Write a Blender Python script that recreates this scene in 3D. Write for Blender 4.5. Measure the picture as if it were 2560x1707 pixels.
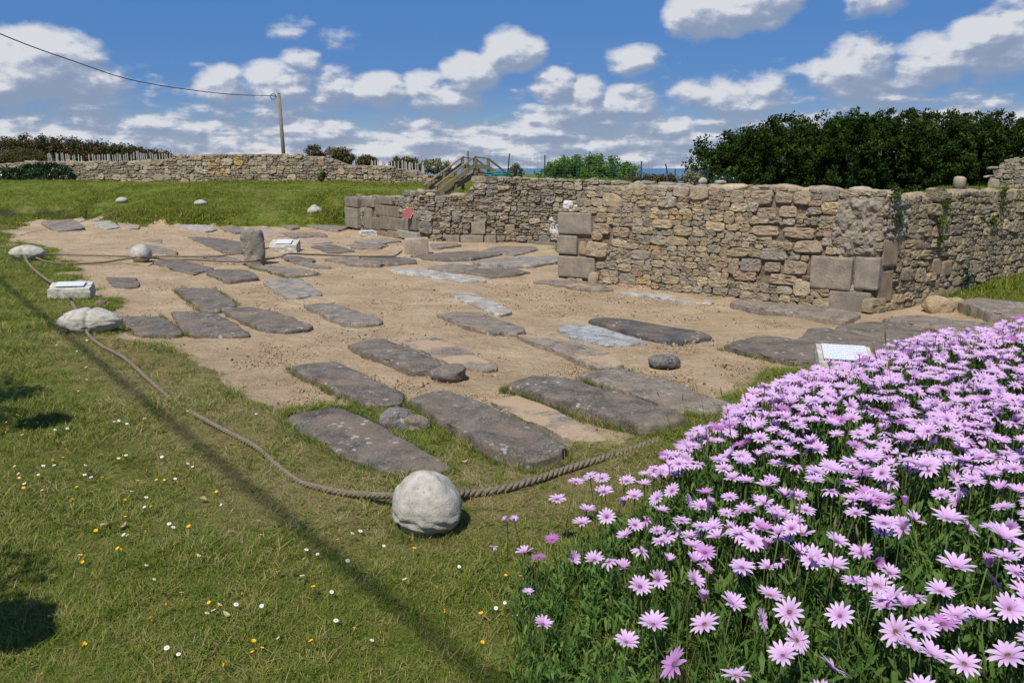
import bpy, bmesh, math, random
import numpy as np
from mathutils import Vector, Matrix, Euler

for o in list(bpy.data.objects): bpy.data.objects.remove(o, do_unlink=True)
SC = bpy.context.scene
COL = SC.collection
rad = math.radians

# ------------------------------------------------------------------ camera
CAMH = 2.0
FPX = 1961.0                     # focal length in photo pixels (2560 wide)
PITCH = rad(12.46)
cs, sn = math.cos(PITCH), math.sin(PITCH)
cd = bpy.data.cameras.new('camera'); cam = bpy.data.objects.new('camera', cd); COL.objects.link(cam)
cd.sensor_width = 36.0; cd.lens = 36.0 * FPX / 2560.0
cd.clip_start = 0.05; cd.clip_end = 20000
cam.location = (0, 0, CAMH); cam.rotation_euler = (math.pi/2 - PITCH, 0, 0)
SC.camera = cam
SC.render.resolution_x = 1024; SC.render.resolution_y = 682

# ------------------------------------------------------------------ sun + sky
SUN_EL = rad(57)
SUN_H = (-0.43, -0.903)           # horizontal direction towards the sun (left and behind the camera)
to_sun = Vector((SUN_H[0]*math.cos(SUN_EL), SUN_H[1]*math.cos(SUN_EL), math.sin(SUN_EL))).normalized()
sd_ = bpy.data.lights.new('sun', 'SUN'); sd_.energy = 5.0; sd_.angle = rad(0.53); sd_.color = (1.0, 0.94, 0.84)
sun = bpy.data.objects.new('sun', sd_); COL.objects.link(sun)
sun.rotation_euler = (-to_sun).to_track_quat('-Z', 'Y').to_euler(); sun.location = (-20, -30, 40)

SC.view_settings.view_transform = 'Standard'; SC.view_settings.look = 'None'
SC.view_settings.exposure = 0.0; SC.view_settings.gamma = 1.0; SC.view_settings.use_curve_mapping = False

W = bpy.data.worlds.new('World'); SC.world = W; W.use_nodes = True
nt = W.node_tree; nt.nodes.clear()
class NB:
    """tiny node builder"""
    def __init__(s, tree): s.t = tree
    def n(s, typ, **kw):
        nd = s.t.nodes.new(typ)
        for k, v in kw.items(): setattr(nd, k, v)
        return nd
    def l(s, a, b): s.t.links.new(a, b)
    def val(s, sock, v):
        if isinstance(v, bpy.types.NodeSocket): s.l(v, sock)
        else: sock.default_value = v
    def m(s, op, a, b=None, c=None, clamp=False):
        nd = s.n('ShaderNodeMath', operation=op); nd.use_clamp = clamp
        s.val(nd.inputs[0], a)
        if b is not None: s.val(nd.inputs[1], b)
        if c is not None: s.val(nd.inputs[2], c)
        return nd.outputs[0]
    def ss(s, v, a, b):
        nd = s.n('ShaderNodeMapRange', interpolation_type='SMOOTHSTEP')
        s.val(nd.inputs[0], v); s.val(nd.inputs[1], a); s.val(nd.inputs[2], b)
        return nd.outputs[0]
    def mix(s, f, a, b, mode='MIX'):
        nd = s.n('ShaderNodeMix', data_type='RGBA', blend_type=mode)
        s.val(nd.inputs[0], f); s.val(nd.inputs[6], a); s.val(nd.inputs[7], b)
        return nd.outputs[2]
    def noise(s, vec, scale, detail=4, rough=0.55, dist=0.0, out=0):
        nd = s.n('ShaderNodeTexNoise'); nd.inputs['Scale'].default_value = scale
        nd.inputs['Detail'].default_value = detail; nd.inputs['Roughness'].default_value = rough
        nd.inputs['Distortion'].default_value = dist
        if vec is not None: s.l(vec, nd.inputs['Vector'])
        return nd.outputs[out]
    def vor(s, vec, scale, feat='F1', out=0, rand=1.0):
        nd = s.n('ShaderNodeTexVoronoi', feature=feat); nd.inputs['Scale'].default_value = scale
        nd.inputs['Randomness'].default_value = rand
        if vec is not None: s.l(vec, nd.inputs['Vector'])
        return nd.outputs[out]
    def ramp(s, f, stops, interp='LINEAR'):
        nd = s.n('ShaderNodeValToRGB'); cr = nd.color_ramp; cr.interpolation = interp
        while len(cr.elements) < len(stops): cr.elements.new(0.5)
        for e, (p, c) in zip(cr.elements, stops):
            e.position = p; e.color = (c[0], c[1], c[2], 1.0)
        s.l(f, nd.inputs[0]); return nd.outputs[0]
    def comb(s, x, y, z):
        nd = s.n('ShaderNodeCombineXYZ'); s.val(nd.inputs[0], x); s.val(nd.inputs[1], y); s.val(nd.inputs[2], z)
        return nd.outputs[0]

# clouds: a density field over (azimuth, elevation) in degrees, evaluated twice (here, and a little towards the sun)
CLOUDS = [  # azimuth, elevation, half width, half height, weight  (cumulus over the sea)
    (-29.7, 6.0, 3.3, 2.1, 1.0), (-33.0, 4.6, 3.0, 1.3, .8), (-27.2, 5.2, 2.5, 1.3, .8),
    (-16.0, 5.6, 2.4, 1.3, .75), (-19.2, 5.3, 1.9, 1.1, .75), (-14.3, 7.0, 1.3, .8, .55), (-12.0, 5.6, 1.6, 1.2, .7),
    (-15.0, 9.0, 1.3, .7, .26), (-11.5, 8.4, 1.6, .7, .28),
    (-9.2, 5.2, 2.2, 1.2, .9), (-6.0, 5.6, 1.8, 1.0, .85), (-3.0, 6.3, 2.0, 1.3, .9), (0.0, 7.8, 2.0, 1.4, 1.0), (-4.8, 4.6, 3.0, .9, .7),
    (2.9, 5.5, 1.5, 1.2, .95), (5.2, 5.1, 1.2, 1.1, .9), (4.3, 3.8, 2.3, 1.0, .8), (8.0, 4.4, 2.0, 1.1, .8), (6.3, 2.8, 3.0, .9, .6),
    (8.2, 7.3, 1.7, 1.0, .85), (14.6, 10.2, 3.4, 1.5, 1.0), (12.6, 9.6, 2.0, 1.2, .9), (17.0, 10.7, 2.2, 1.2, .9),
    (23.4, 10.4, 1.8, 1.1, .75), (28.2, 11.0, 1.6, 1.1, .7), (12.4, 5.0, 1.6, 1.0, .75), (14.6, 4.6, 2.4, 1.4, .7), (17.2, 4.9, 2.0, 1.3, .6),
    (22.6, 6.2, 2.6, 1.8, .9), (26.5, 6.2, 2.2, 1.5, .8), (30.5, 7.3, 2.4, 2.0, .9), (34.0, 7.6, 2.6, 2.0, .8),
    (41.0, 8.0, 4.0, 2.0, .9), (-41.0, 9.0, 4.0, 2.0, .8)]
cg = bpy.data.node_groups.new('cloud_density', 'ShaderNodeTree')
cg.interface.new_socket('az', in_out='INPUT', socket_type='NodeSocketFloat')
cg.interface.new_socket('el', in_out='INPUT', socket_type='NodeSocketFloat')
cg.interface.new_socket('density', in_out='OUTPUT', socket_type='NodeSocketFloat')
g = NB(cg); gi = g.n('NodeGroupInput'); go = g.n('NodeGroupOutput')
az, el = gi.outputs[0], gi.outputs[1]
acc = None
for (a, e, wa, we, wt) in CLOUDS:
    x = g.m('MULTIPLY', g.m('SUBTRACT', az, a), 1/(wa*1.3)); y = g.m('MULTIPLY', g.m('SUBTRACT', el, e), 1/(we*1.28))
    r2 = g.m('MULTIPLY_ADD', x, x, g.m('MULTIPLY', y, y))
    v = g.m('MULTIPLY_ADD', r2, -wt, wt)
    acc = v if acc is None else g.m('SMOOTH_MAX', acc, v, 0.12)
pos = g.comb(g.m('MULTIPLY', az, 0.34), g.m('MULTIPLY', el, 0.62), 3.7)
big = g.noise(pos, 1.0, 7, 0.56)
# bank of low stratocumulus all round the horizon, thicker downwards
lowp = g.comb(g.m('MULTIPLY', az, 0.16), g.m('MULTIPLY', el, 0.75), 9.1)
lown = g.noise(lowp, 1.0, 6, 0.55)
lowc = g.m('SUBTRACT', g.m('MULTIPLY_ADD', g.m('SUBTRACT', lown, 0.5), 2.7, 1.36), g.m('MULTIPLY', el, 0.235))
lowc = g.m('MULTIPLY', lowc, 0.62)
# scattered cumulus outside the view, same habit
outm = g.ss(g.m('ABSOLUTE', az), 36.0, 44.0)
hi = g.ss(el, 9.0, 16.0)
outm = g.m('MAXIMUM', outm, g.m('MULTIPLY', hi, 0.9))
genp = g.comb(g.m('MULTIPLY', az, 0.07), g.m('MULTIPLY', el, 0.12), 21.0)
gen = g.m('MULTIPLY', g.m('SUBTRACT', g.m('MULTIPLY', g.noise(genp, 1.0, 2, 0.5), 2.4), 1.25), outm)
d = g.m('MAXIMUM', g.m('MAXIMUM', acc, lowc), g.m('SUBTRACT', gen, g.m('MULTIPLY', g.m('SUBTRACT', 1.0, outm), 3.0)))
d = g.m('ADD', d, g.m('MULTIPLY', g.m('SUBTRACT', big, 0.52), 1.75))
g.l(d, go.inputs[0])

b = NB(nt)
tc = b.n('ShaderNodeTexCoord'); sep = b.n('ShaderNodeSeparateXYZ'); b.l(tc.outputs['Generated'], sep.inputs[0])
azd = b.m('MULTIPLY', b.m('ARCTAN2', sep.outputs[0], sep.outputs[1]), 180/math.pi)
eld = b.m('MULTIPLY', b.m('ARCSINE', sep.outputs[2]), 180/math.pi)
def dens(da, de):
    gn = b.n('ShaderNodeGroup'); gn.node_tree = cg
    b.l(b.m('ADD', azd, da), gn.inputs[0]); b.l(b.m('ADD', eld, de), gn.inputs[1]); return gn.outputs[0]
d0, d1, d2 = dens(0, 0), dens(-0.28, 0.42), dens(-0.8, 1.5)
alpha = b.ss(d0, -0.06, 0.52)
lit = b.m('ADD', b.m('MULTIPLY', b.m('SUBTRACT', d0, d1), 1.15), b.m('MULTIPLY', b.m('SUBTRACT', d0, d2), 0.42))
lit = b.ss(lit, -0.26, 0.5)
sky = b.n('ShaderNodeTexSky', sky_type='NISHITA'); sky.sun_disc = False
sky.sun_elevation = SUN_EL
sky.sun_rotation = math.atan2(SUN_H[0], SUN_H[1])
sky.altitude = 10; sky.air_density = 1.0; sky.dust_density = 0.15; sky.ozone_density = 2.5
hs = b.n('ShaderNodeHueSaturation'); hs.inputs['Saturation'].default_value = 1.18; hs.inputs['Value'].default_value = 1.0
b.l(sky.outputs[0], hs.inputs['Color'])
skyc = b.mix(b.m('SUBTRACT', .74, b.m('MULTIPLY', b.ss(eld, 7.0, 0.0), .34)), hs.outputs[0], (0.85, 2.75, 7.4, 1))
ccol = b.ramp(lit, [(0.0, (3.5, 4.4, 6.2)), (0.35, (4.4, 5.2, 6.9)), (0.7, (6.4, 7.0, 8.3)), (1.0, (9.5, 9.7, 10.2))])
alpha = b.m('MULTIPLY', alpha, 0.94)
up = b.m('GREATER_THAN', eld, -0.5)
alpha = b.m('MULTIPLY', alpha, up)
col = b.mix(alpha, skyc, ccol)
bg = b.n('ShaderNodeBackground'); bg.inputs['Strength'].default_value = 0.075
b.l(col, bg.inputs[0]); wo = b.n('ShaderNodeOutputWorld'); b.l(bg.outputs[0], wo.inputs[0])

# ------------------------------------------------------------------ helpers
def tag(o, label=None, cat=None, group=None, kind=None):
    if label: o['label'] = label
    if cat: o['category'] = cat
    if group: o['group'] = group
    if kind: o['kind'] = kind
    return o
def link(name, me, parent=None, loc=None, rot=None, mat=None, color=None):
    o = bpy.data.objects.new(name, me); COL.objects.link(o)
    if parent is not None: o.parent = parent
    if loc is not None: o.location = loc
    if rot is not None: o.rotation_euler = rot
    if mat is not None and me is not None and len(me.materials) == 0: me.materials.append(mat)
    if color is not None: o.color = color
    return o
def empty(name, loc=(0,0,0), rz=0):
    o = bpy.data.objects.new(name, None); COL.objects.link(o); o.empty_display_size = 0.1
    o.location = loc; o.rotation_euler = (0, 0, rz); return o
def mesh(name, V, Fc, mat=None, smooth=True):
    me = bpy.data.meshes.new(name); me.from_pydata([tuple(map(float, v)) for v in V], [], Fc)
    if smooth: me.polygons.foreach_set('use_smooth', [True]*len(me.polygons))
    if mat: me.materials.append(mat)
    me.update(); return me
def quads(name, V, mat=None, attrs=None, smooth=False):
    """V: (n*4,3) array, each 4 rows one quad; attrs: name -> (n,) per-face floats"""
    V = np.asarray(V, np.float32); n = len(V)//4
    me = bpy.data.meshes.new(name)
    me.vertices.add(len(V)); me.vertices.foreach_set('co', V.ravel())
    me.loops.add(len(V)); me.loops.foreach_set('vertex_index', np.arange(len(V), dtype=np.int32))
    me.polygons.add(n); me.polygons.foreach_set('loop_start', np.arange(0, len(V), 4, dtype=np.int32))
    if attrs:
        for k, a in attrs.items():
            at_ = me.attributes.new(k, 'FLOAT', 'FACE'); at_.data.foreach_set('value', np.asarray(a, np.float32))
    me.update(calc_edges=True)
    if mat: me.materials.append(mat)
    return me
class MB:
    """collects shapes into one mesh"""
    def __init__(s): s.V = []; s.F = []
    def add(s, V, Fc):
        k = len(s.V); s.V += [tuple(v) for v in V]; s.F += [tuple(i+k for i in f) for f in Fc]
    def box(s, c, size, rot=None, bev=0.0):
        hx, hy, hz = size[0]/2, size[1]/2, size[2]/2
        if bev <= 0:
            P = [Vector((x*hx, y*hy, z*hz)) for x in (-1,1) for y in (-1,1) for z in (-1,1)]
            Fc = [(0,1,3,2),(4,6,7,5),(0,4,5,1),(2,3,7,6),(0,2,6,4),(1,5,7,3)]
        else:
            bm = bmesh.new(); bmesh.ops.create_cube(bm, size=1)
            for v in bm.verts: v.co = Vector((v.co.x*2*hx, v.co.y*2*hy, v.co.z*2*hz))
            bmesh.ops.bevel(bm, geom=bm.edges[:], offset=bev, segments=2, affect='EDGES', profile=0.6)
            bm.verts.index_update(); P = [v.co.copy() for v in bm.verts]; Fc = [tuple(v.index for v in f.verts) for f in bm.faces]; bm.free()
        if rot is not None: P = [rot @ p for p in P]
        s.add([p + Vector(c) for p in P], Fc)
    def bar(s, a, b_, w, h, up=Vector((0,0,1)), bev=0.0):
        a, b_ = Vector(a), Vector(b_); x = (b_-a).normalized(); y = up.cross(x).normalized(); z = x.cross(y)
        R = Matrix((x, y, z)).transposed(); s.box((a+b_)/2, ((b_-a).length, w, h), R, bev)
    def tube(s, pts, r, n=8, cap=True):
        pts = [Vector(p) for p in pts]; rr = r if hasattr(r, '__len__') else [r]*len(pts)
        rings = []; k0 = len(s.V); prev = None
        for i, p in enumerate(pts):
            t = (pts[min(i+1, len(pts)-1)] - pts[max(i-1, 0)]).normalized()
            ref = prev if prev is not None else (Vector((0,0,1)) if abs(t.z) < .9 else Vector((1,0,0)))
            u = (ref - t*ref.dot(t)).normalized(); v = t.cross(u); prev = u
            rings.append([p + (u*math.cos(6.28318*j/n) + v*math.sin(6.28318*j/n))*rr[i] for j in range(n)])
        V = [q for rg in rings for q in rg]; Fc = []
        for i in range(len(rings)-1):
            for j in range(n):
                Fc.append((i*n+j, i*n+(j+1)%n, (i+1)*n+(j+1)%n, (i+1)*n+j))
        if cap: Fc += [tuple(range(n-1, -1, -1)), tuple((len(rings)-1)*n+j for j in range(n))]
        s.add(V, Fc)
    def mesh(s, name, mat=None, smooth=False): return mesh(name, s.V, s.F, mat, smooth)

# ---- pixel of the photograph -> ray / world point (used to read real positions off the photo)
def gp(u, v, z=0.0):
    dx, dy = u-1280.0, v-853.5; den = FPX*sn + dy*cs; t = (CAMH-z)/den
    return Vector((dx*t, (FPX*cs - dy*sn)*t, z))
def at(u, v, Y):
    dx, dy = u-1280.0, v-853.5; t = Y/(FPX*cs - dy*sn)
    return Vector((dx*t, Y, CAMH - (FPX*sn + dy*cs)*t))
def proj(x, y, z):
    zz = z-CAMH; dep = y*cs - zz*sn; upc = y*sn + zz*cs
    return 1280 + FPX*x/dep, 853.5 - FPX*upc/dep

# ---- numpy value noise
def _h(ix, iy, iz):
    n = (ix.astype(np.int64)*374761393 + iy.astype(np.int64)*668265263 + iz.astype(np.int64)*2147483647) & 0xFFFFFFFF
    n = ((n ^ (n >> 13))*1274126177) & 0xFFFFFFFF
    return ((n ^ (n >> 16)) & 0xFFFF)/65535.0
def vn(x, y, z=0.0):
    x, y = np.asarray(x, float), np.asarray(y, float); z = np.asarray(z, float) + np.zeros_like(x)
    ix, iy, iz = np.floor(x), np.floor(y), np.floor(z); fx, fy, fz = x-ix, y-iy, z-iz
    fx, fy, fz = fx*fx*(3-2*fx), fy*fy*(3-2*fy), fz*fz*(3-2*fz)
    r = 0
    for a in (0,1):
        for b_ in (0,1):
            for c in (0,1):
                w = (fx if a else 1-fx)*(fy if b_ else 1-fy)*(fz if c else 1-fz)
                r = r + w*_h(ix+a, iy+b_, iz+c)
    return r*2-1
def fbm(x, y, z=0.0, o=4, g_=0.5):
    r, a, f = 0, 1.0, 1.0
    for i in range(o):
        r = r + a*vn(np.asarray(x)*f+i*17.3, np.asarray(y)*f+i*9.1, np.asarray(z)*f+i*3.7); a *= g_; f *= 2.03
    return r
def S(a, b_, x):
    t = np.clip((np.asarray(x, float)-a)/(b_-a), 0, 1); return t*t*(3-2*t)
def polysd(px, py, poly):
    """signed distance, + inside"""
    px, py = np.asarray(px, float), np.asarray(py, float); best = np.full(px.shape, 1e9); ins = np.zeros(px.shape, bool)
    n = len(poly)
    for i in range(n):
        ax, ay = poly[i]; bx, by = poly[(i+1) % n]; ex, ey = bx-ax, by-ay
        t = np.clip(((px-ax)*ex + (py-ay)*ey)/(ex*ex+ey*ey+1e-12), 0, 1)
        best = np.minimum(best, np.hypot(px-ax-t*ex, py-ay-t*ey))
        c = ((ay > py) != (by > py)) & (px < (bx-ax)*(py-ay)/((by-ay) if by != ay else 1e-9)+ax)
        ins ^= c
    return np.where(ins, best, -best)

# ------------------------------------------------------------------ layout of the site
A0 = Vector((0.87, 14.63, 0)); A1 = Vector((5.15, 11.05, 0)); B1 = Vector((14.6, 17.25, 0))      # church wall: long face, corner, return
D0 = Vector((-5.70, 27.4, 0)); D1 = Vector((-2.5, 22.2, 0)); K1 = Vector((7.2, 21.3, 0))         # doorway ruin, back wall
BEDX = [-0.35, 0.1, .66, 1.41, 2.9, 4.1, 8.0]; BEDY = [3.3, 3.6, 3.7, 4.4, 5.6, 6.2, 7.6]       # rear edge of the flower bed
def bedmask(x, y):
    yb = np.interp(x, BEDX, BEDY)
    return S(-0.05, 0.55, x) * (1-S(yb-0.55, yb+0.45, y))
def bedG(x, y): return bedmask(x, y)*(.16 + .36*S(0.1, 1.5, x))
def lineside(x, y, p, q):      # distance to the far side of line p->q
    d = (q-p).normalized(); return (x-p.x)*(-d.y) + (y-p.y)*d.x
def bank_edge(x): return 27.75 + 3.0*S(-13.0, -16.0, x) + 1.0*S(-16, -19.5, x)
def H(x, y):
    x, y = np.asarray(x, float), np.asarray(y, float)
    ye = bank_edge(x)
    d = y-ye
    bank = .38*S(0, .9, d) + .40*S(.3, 4, d) + .58*S(2.5, 9.5, d) + .15*S(8, 16, d)
    bank = bank*(1 - .62*S(2.5, 5.5, x))
    sd1 = lineside(x, y, D0, D1); 
    plat = .95 + .65*S(-3.5, 1.0, x) - .45*S(24.4, 31, y)*S(0.0, 4.0, x) - .55*S(3.2, 5.5, x)
    behind = S(.25, .75, sd1)*S(22.3, 22.9, y + (x+2.5)*0.093)
    z = np.maximum(bank, plat*behind)
    # ground behind the church wall and its return
    sa, sb = lineside(x, y, A0, A1), lineside(x, y, A1, B1)
    z = np.maximum(z, 1.42*S(.3, .7, sa)*S(.3, .7, sb)*S(5.5, 7.0, x)*(1 - S(15, 19, y)*(1-S(11.5, 12.5, x)))*(1-.55*S(23.5, 26, y)))
    z = z + .26*S(5.6, 9.5, x)*S(9.8, 12.2, y)*(1-S(0, .4, sb))
    # lawn, gently higher to the left
    z = z + .10*S(-6, -13, x)*(1-S(24, 27, y)) + .22*S(-14.5, -19, x)*(1-S(24, 29, y))
    z = z + bedG(x, y)
    z = z + .012*fbm(x*.9, y*.9, 2.0, 3)
    z = z + .05*fbm(x*.15, y*.15, 5.0, 2)*S(26, 34, y)
    far = S(60, 150, y) ; z = z*(1-far) - 9.0*far
    return z
def H1(x, y): return float(H(np.array([x]), np.array([y]))[0])
def gpg(u, v, dz=0.0):
    dx, dy = u-1280.0, v-853.5; r = np.array([dx, FPX*cs - dy*sn, -(FPX*sn + dy*cs)]); r = r/r[1]
    Ys = np.arange(1.0, 70.0, .04); x, z = r[0]*Ys, CAMH + r[2]*Ys; below = z < H(x, Ys)+dz
    Y_ = float(Ys[int(np.argmax(below))]) if below.any() else 60.0
    p = Vector((r[0]*Y_, Y_, CAMH + r[2]*Y_)); p.z = H1(p.x, p.y)+dz; return p
SANDPX = [(30,575),(60,556),(110,549),(250,552),(340,565),(520,566),(700,566),(880,566),(905,562),(1000,586),(1060,594),(1110,598),(1240,597),(1400,600),
          (1430,678),(1740,715),(2110,758),(2215,760),(2300,748),(2350,748),(2420,762),(2560,806),(2700,850),(2600,935),(2300,985),
          (2120,965),(2030,915),(1950,935),(1860,985),(1770,1015),(1640,1068),(1545,1092),(1420,1102),(1300,1068),(1240,1040),(1120,1022),(1060,1020),(1010,1022),(930,1022),
          (860,1012),(790,1010),(720,1022),(690,1040),(640,1015),(585,985),(520,920),(470,872),(400,856),(340,862),(300,848),(285,800),(255,745),(205,700),(150,655),(60,655),(20,620)]
SAND = [tuple(gp(u, v).xy) for u, v in SANDPX]
def sandness(x, y):
    sd = polysd(x, y, SAND)
    n = fbm(x*1.6, y*1.6, 8.0, 4)
    sd = sd + n*0.16*np.clip(np.asarray(y)/7.0, .6, 2.2)
    gap = np.minimum(polysd(x, y, GAP1), 9)
    sd = np.where(gap > -.3, np.minimum(sd, -gap - .02 + n*.12), sd)
    return S(-.14, .16, sd)
GAP1 = [tuple(gp(u, v).xy) for u, v in [(50,612),(140,628),(150,655),(60,668),(10,640)]]
# ------------------------------------------------------------------ materials
def newmat(name):
    m = bpy.data.materials.new(name); m.use_nodes = True; t = m.node_tree; t.nodes.clear()
    q = NB(t); out = q.n('ShaderNodeOutputMaterial'); bs = q.n('ShaderNodeBsdfPrincipled')
    q.l(bs.outputs[0], out.inputs[0]); bs.inputs['Roughness'].default_value = 0.9
    bs.inputs['Specular IOR Level'].default_value = 0.25
    return m, q, bs, out
def bump(q, bs, h, strength=0.5, dist=0.02):
    bn = q.n('ShaderNodeBump'); bn.inputs['Strength'].default_value = strength; bn.inputs['Distance'].default_value = dist
    q.l(h, bn.inputs['Height']); q.l(bn.outputs[0], bs.inputs['Normal'])
def objvec(q, rnd=True):
    tcn = q.n('ShaderNodeTexCoord'); v = tcn.outputs['Object']
    if rnd:
        oi = q.n('ShaderNodeObjectInfo'); a = q.n('ShaderNodeVectorMath', operation='ADD')
        q.l(v, a.inputs[0]); q.l(q.comb(q.m('MULTIPLY', oi.outputs['Random'], 91.0), q.m('MULTIPLY', oi.outputs['Random'], 37.0), 0.0), a.inputs[1]); v = a.outputs[0]
    return v

def mat_rubble(name, speck=0.35, lichen=True, bs_=0.7):
    m, q, bs, out = newmat(name); v = objvec(q); oi = q.n('ShaderNodeObjectInfo')
    n1 = q.noise(v, 9, 6, .65); n2 = q.noise(v, 42, 4, .7); n3 = q.noise(v, 3.0, 3, .5)
    f = q.m('MULTIPLY_ADD', q.m('SUBTRACT', n1, .5), 1.5, q.m('MULTIPLY_ADD', q.m('SUBTRACT', n2, .5), 1.0, 1.0))
    c = q.mix(1.0, oi.outputs['Color'], q.comb(f, f, f), 'MULTIPLY')
    # sand-coloured weathering and dark lichen crust
    c = q.mix(q.m('MULTIPLY', q.ss(n3, .45, .75), .5), c, (.38, .29, .18, 1))
    if lichen:
        c = q.mix(q.m('MULTIPLY', q.ss(q.noise(v, 14, 5, .7, .6), .60, .70), .35), c, (.44, .42, .36, 1))
        c = q.mix(q.m('MULTIPLY', q.ss(q.noise(v, 11, 4, .7, .3), .66, .76), .38), c, (.085, .08, .075, 1))
    q.l(c, bs.inputs['Base Color'])
    bump(q, bs, q.m('ADD', q.m('MULTIPLY', n1, 1.0), q.m('MULTIPLY', n2, .6)), bs_, .05); return m
M_RUB = mat_rubble('rubble_stone')

def mat_granite(name, base=(.33, .285, .23), dark=(.195, .172, .145)):
    m, q, bs, out = newmat(name); v = objvec(q); oi = q.n('ShaderNodeObjectInfo')
    n1 = q.noise(v, 60, 3, .6); n2 = q.noise(v, 5, 5, .6); sp = q.vor(v, 130)
    c = q.mix(q.ss(n2, .3, .75), (*dark, 1), (*base, 1)); c = q.mix(1.0, c, oi.outputs['Color'], 'MULTIPLY')
    f = q.m('MULTIPLY_ADD', q.m('SUBTRACT', n1, .5), 1.3, 1.0); c = q.mix(1.0, c, q.comb(f, f, f), 'MULTIPLY')
    c = q.mix(q.m('MULTIPLY', q.ss(sp, .24, .12), .35), c, (.5, .48, .44, 1))
    q.l(c, bs.inputs['Base Color']); bump(q, bs, q.m('ADD', q.m('MULTIPLY', n1, .5), q.m('MULTIPLY', n2, .8)), .55, .02); return m
M_GRAN = mat_granite('granite_block')

def mat_slab():
    m, q, bs, out = newmat('slab_stone'); v = objvec(q); oi = q.n('ShaderNodeObjectInfo')
    n1 = q.noise(v, 55, 4, .7); n2 = q.noise(v, 6, 6, .65, .4); n3 = q.noise(v, 2.2, 4, .55)
    f = q.m('MULTIPLY_ADD', q.m('SUBTRACT', n1, .5), 3.2, q.m('MULTIPLY_ADD', q.m('SUBTRACT', n2, .5), 2.6, 1.0))
    f = q.m('MAXIMUM', f, .22)
    c = q.mix(1.0, oi.outputs['Color'], q.comb(f, f, f), 'MULTIPLY')
    c = q.mix(q.m('MULTIPLY', q.ss(n3, .42, .7), .6), c, (.22, .165, .115, 1))
    # pale lichen rosettes: whole voronoi cells with ragged rims
    w = q.n('ShaderNodeVectorMath', operation='ADD'); q.l(v, w.inputs[0])
    q.l(q.comb(q.m('MULTIPLY', q.noise(v, 20, 3), .05), q.m('MULTIPLY', q.noise(v, 24, 3), .05), 0.0), w.inputs[1])
    vd = q.vor(w.outputs[0], 11); sel = q.ss(q.noise(v, 2.6, 3, .6), .50, .62)
    ros = q.m('MULTIPLY', q.ss(vd, .30, .20), sel)
    c = q.mix(q.m('MULTIPLY', ros, .75), c, (.42, .405, .37, 1))
    vd2 = q.vor(w.outputs[0], 26); c = q.mix(q.m('MULTIPLY', q.m('MULTIPLY', q.ss(vd2, .28, .16), q.ss(q.noise(v, 4.0, 3, .6), .47, .6)), .5), c, (.36, .35, .33, 1))
    # wind-blown sand lying on the upper face: amount in the object's alpha
    geo = q.n('ShaderNodeNewGeometry'); sp = q.n('ShaderNodeSeparateXYZ'); q.l(geo.outputs['Normal'], sp.inputs[0])
    sm = q.m('ADD', q.noise(v, 1.6, 5, .6, .3), q.m('MULTIPLY', q.m('SUBTRACT', n1, .5), .12))
    lo = q.m('SUBTRACT', .86, q.m('MULTIPLY', oi.outputs['Alpha'], .62))
    sm = q.m('MULTIPLY', q.ss(sm, lo, q.m('ADD', lo, .12)), q.ss(sp.outputs[2], .75, .95))
    fs_ = q.m('MULTIPLY_ADD', q.m('SUBTRACT', n1, .5), .9, 1.0); c = q.mix(sm, c, q.mix(1.0, (.36, .265, .17, 1), q.comb(fs_, fs_, fs_), 'MULTIPLY'))
    q.l(c, bs.inputs['Base Color'])
    hgt = q.m('MULTIPLY', q.m('ADD', q.m('MULTIPLY', n1, .6), n2), q.m('SUBTRACT', 1.0, q.m('MULTIPLY', sm, .8)))
    bump(q, bs, hgt, .75, .022); bs.inputs['Roughness'].default_value = .82; return m
M_SLAB = mat_slab()

def mat_boulder():
    m, q, bs, out = newmat('white_limestone'); v = objvec(q); n1 = q.noise(v, 14, 6, .65, .4); n2 = q.noise(v, 80, 3, .6)
    geo = q.n('ShaderNodeNewGeometry'); pt = geo.outputs['Pointiness']
    c = q.ramp(n1, [(.25, (.22, .205, .155)), (.45, (.37, .35, .30)), (.7, (.50, .475, .42))])
    c = q.mix(q.m('MULTIPLY', q.ss(q.noise(v, 5, 4, .6), .55, .72), .5), c, (.33, .32, .20, 1))
    c = q.mix(q.m('MULTIPLY', q.ss(q.vor(v, 30), .16, .08), .6), c, (.14, .14, .10, 1))
    f = q.m('MULTIPLY_ADD', n2, .5, .75); c = q.mix(1.0, c, q.comb(f, f, f), 'MULTIPLY')
    q.l(c, bs.inputs['Base Color']); bump(q, bs, q.m('ADD', q.m('MULTIPLY', n1, .45), q.m('MULTIPLY', n2, .35)), .6, .02); return m
M_BOUL = mat_boulder()

def mat_simple(name, c0, c1, scale=8, rough=.85, bstr=.3, det=5, stretch=None, bd=.01):
    m, q, bs, out = newmat(name); v = objvec(q)
    if stretch:
        mp = q.n('ShaderNodeMapping'); mp.inputs['Scale'].default_value = stretch; q.l(v, mp.inputs[0]); v = mp.outputs[0]
    n1 = q.noise(v, scale, det, .65)
    q.l(q.ramp(n1, [(.3, c0), (.7, c1)]), bs.inputs['Base Color']); bs.inputs['Roughness'].default_value = rough
    if bstr: bump(q, bs, n1, bstr, bd)
    return m
M_WOOD = mat_simple('weathered_wood', (.16, .125, .07), (.32, .25, .145), 6, .85, .3, 6, (1, 1, 1))
M_PALE = mat_simple('grey_paling', (.36, .34, .30), (.58, .55, .49), 5, .9, .2)
M_POLE = mat_simple('pole_wood', (.13, .12, .095), (.24, .22, .17), 9, .9, .3)
M_ROPE = mat_simple('old_rope', (.10, .082, .06), (.25, .205, .145), 60, .95, .6, 4)
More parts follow.
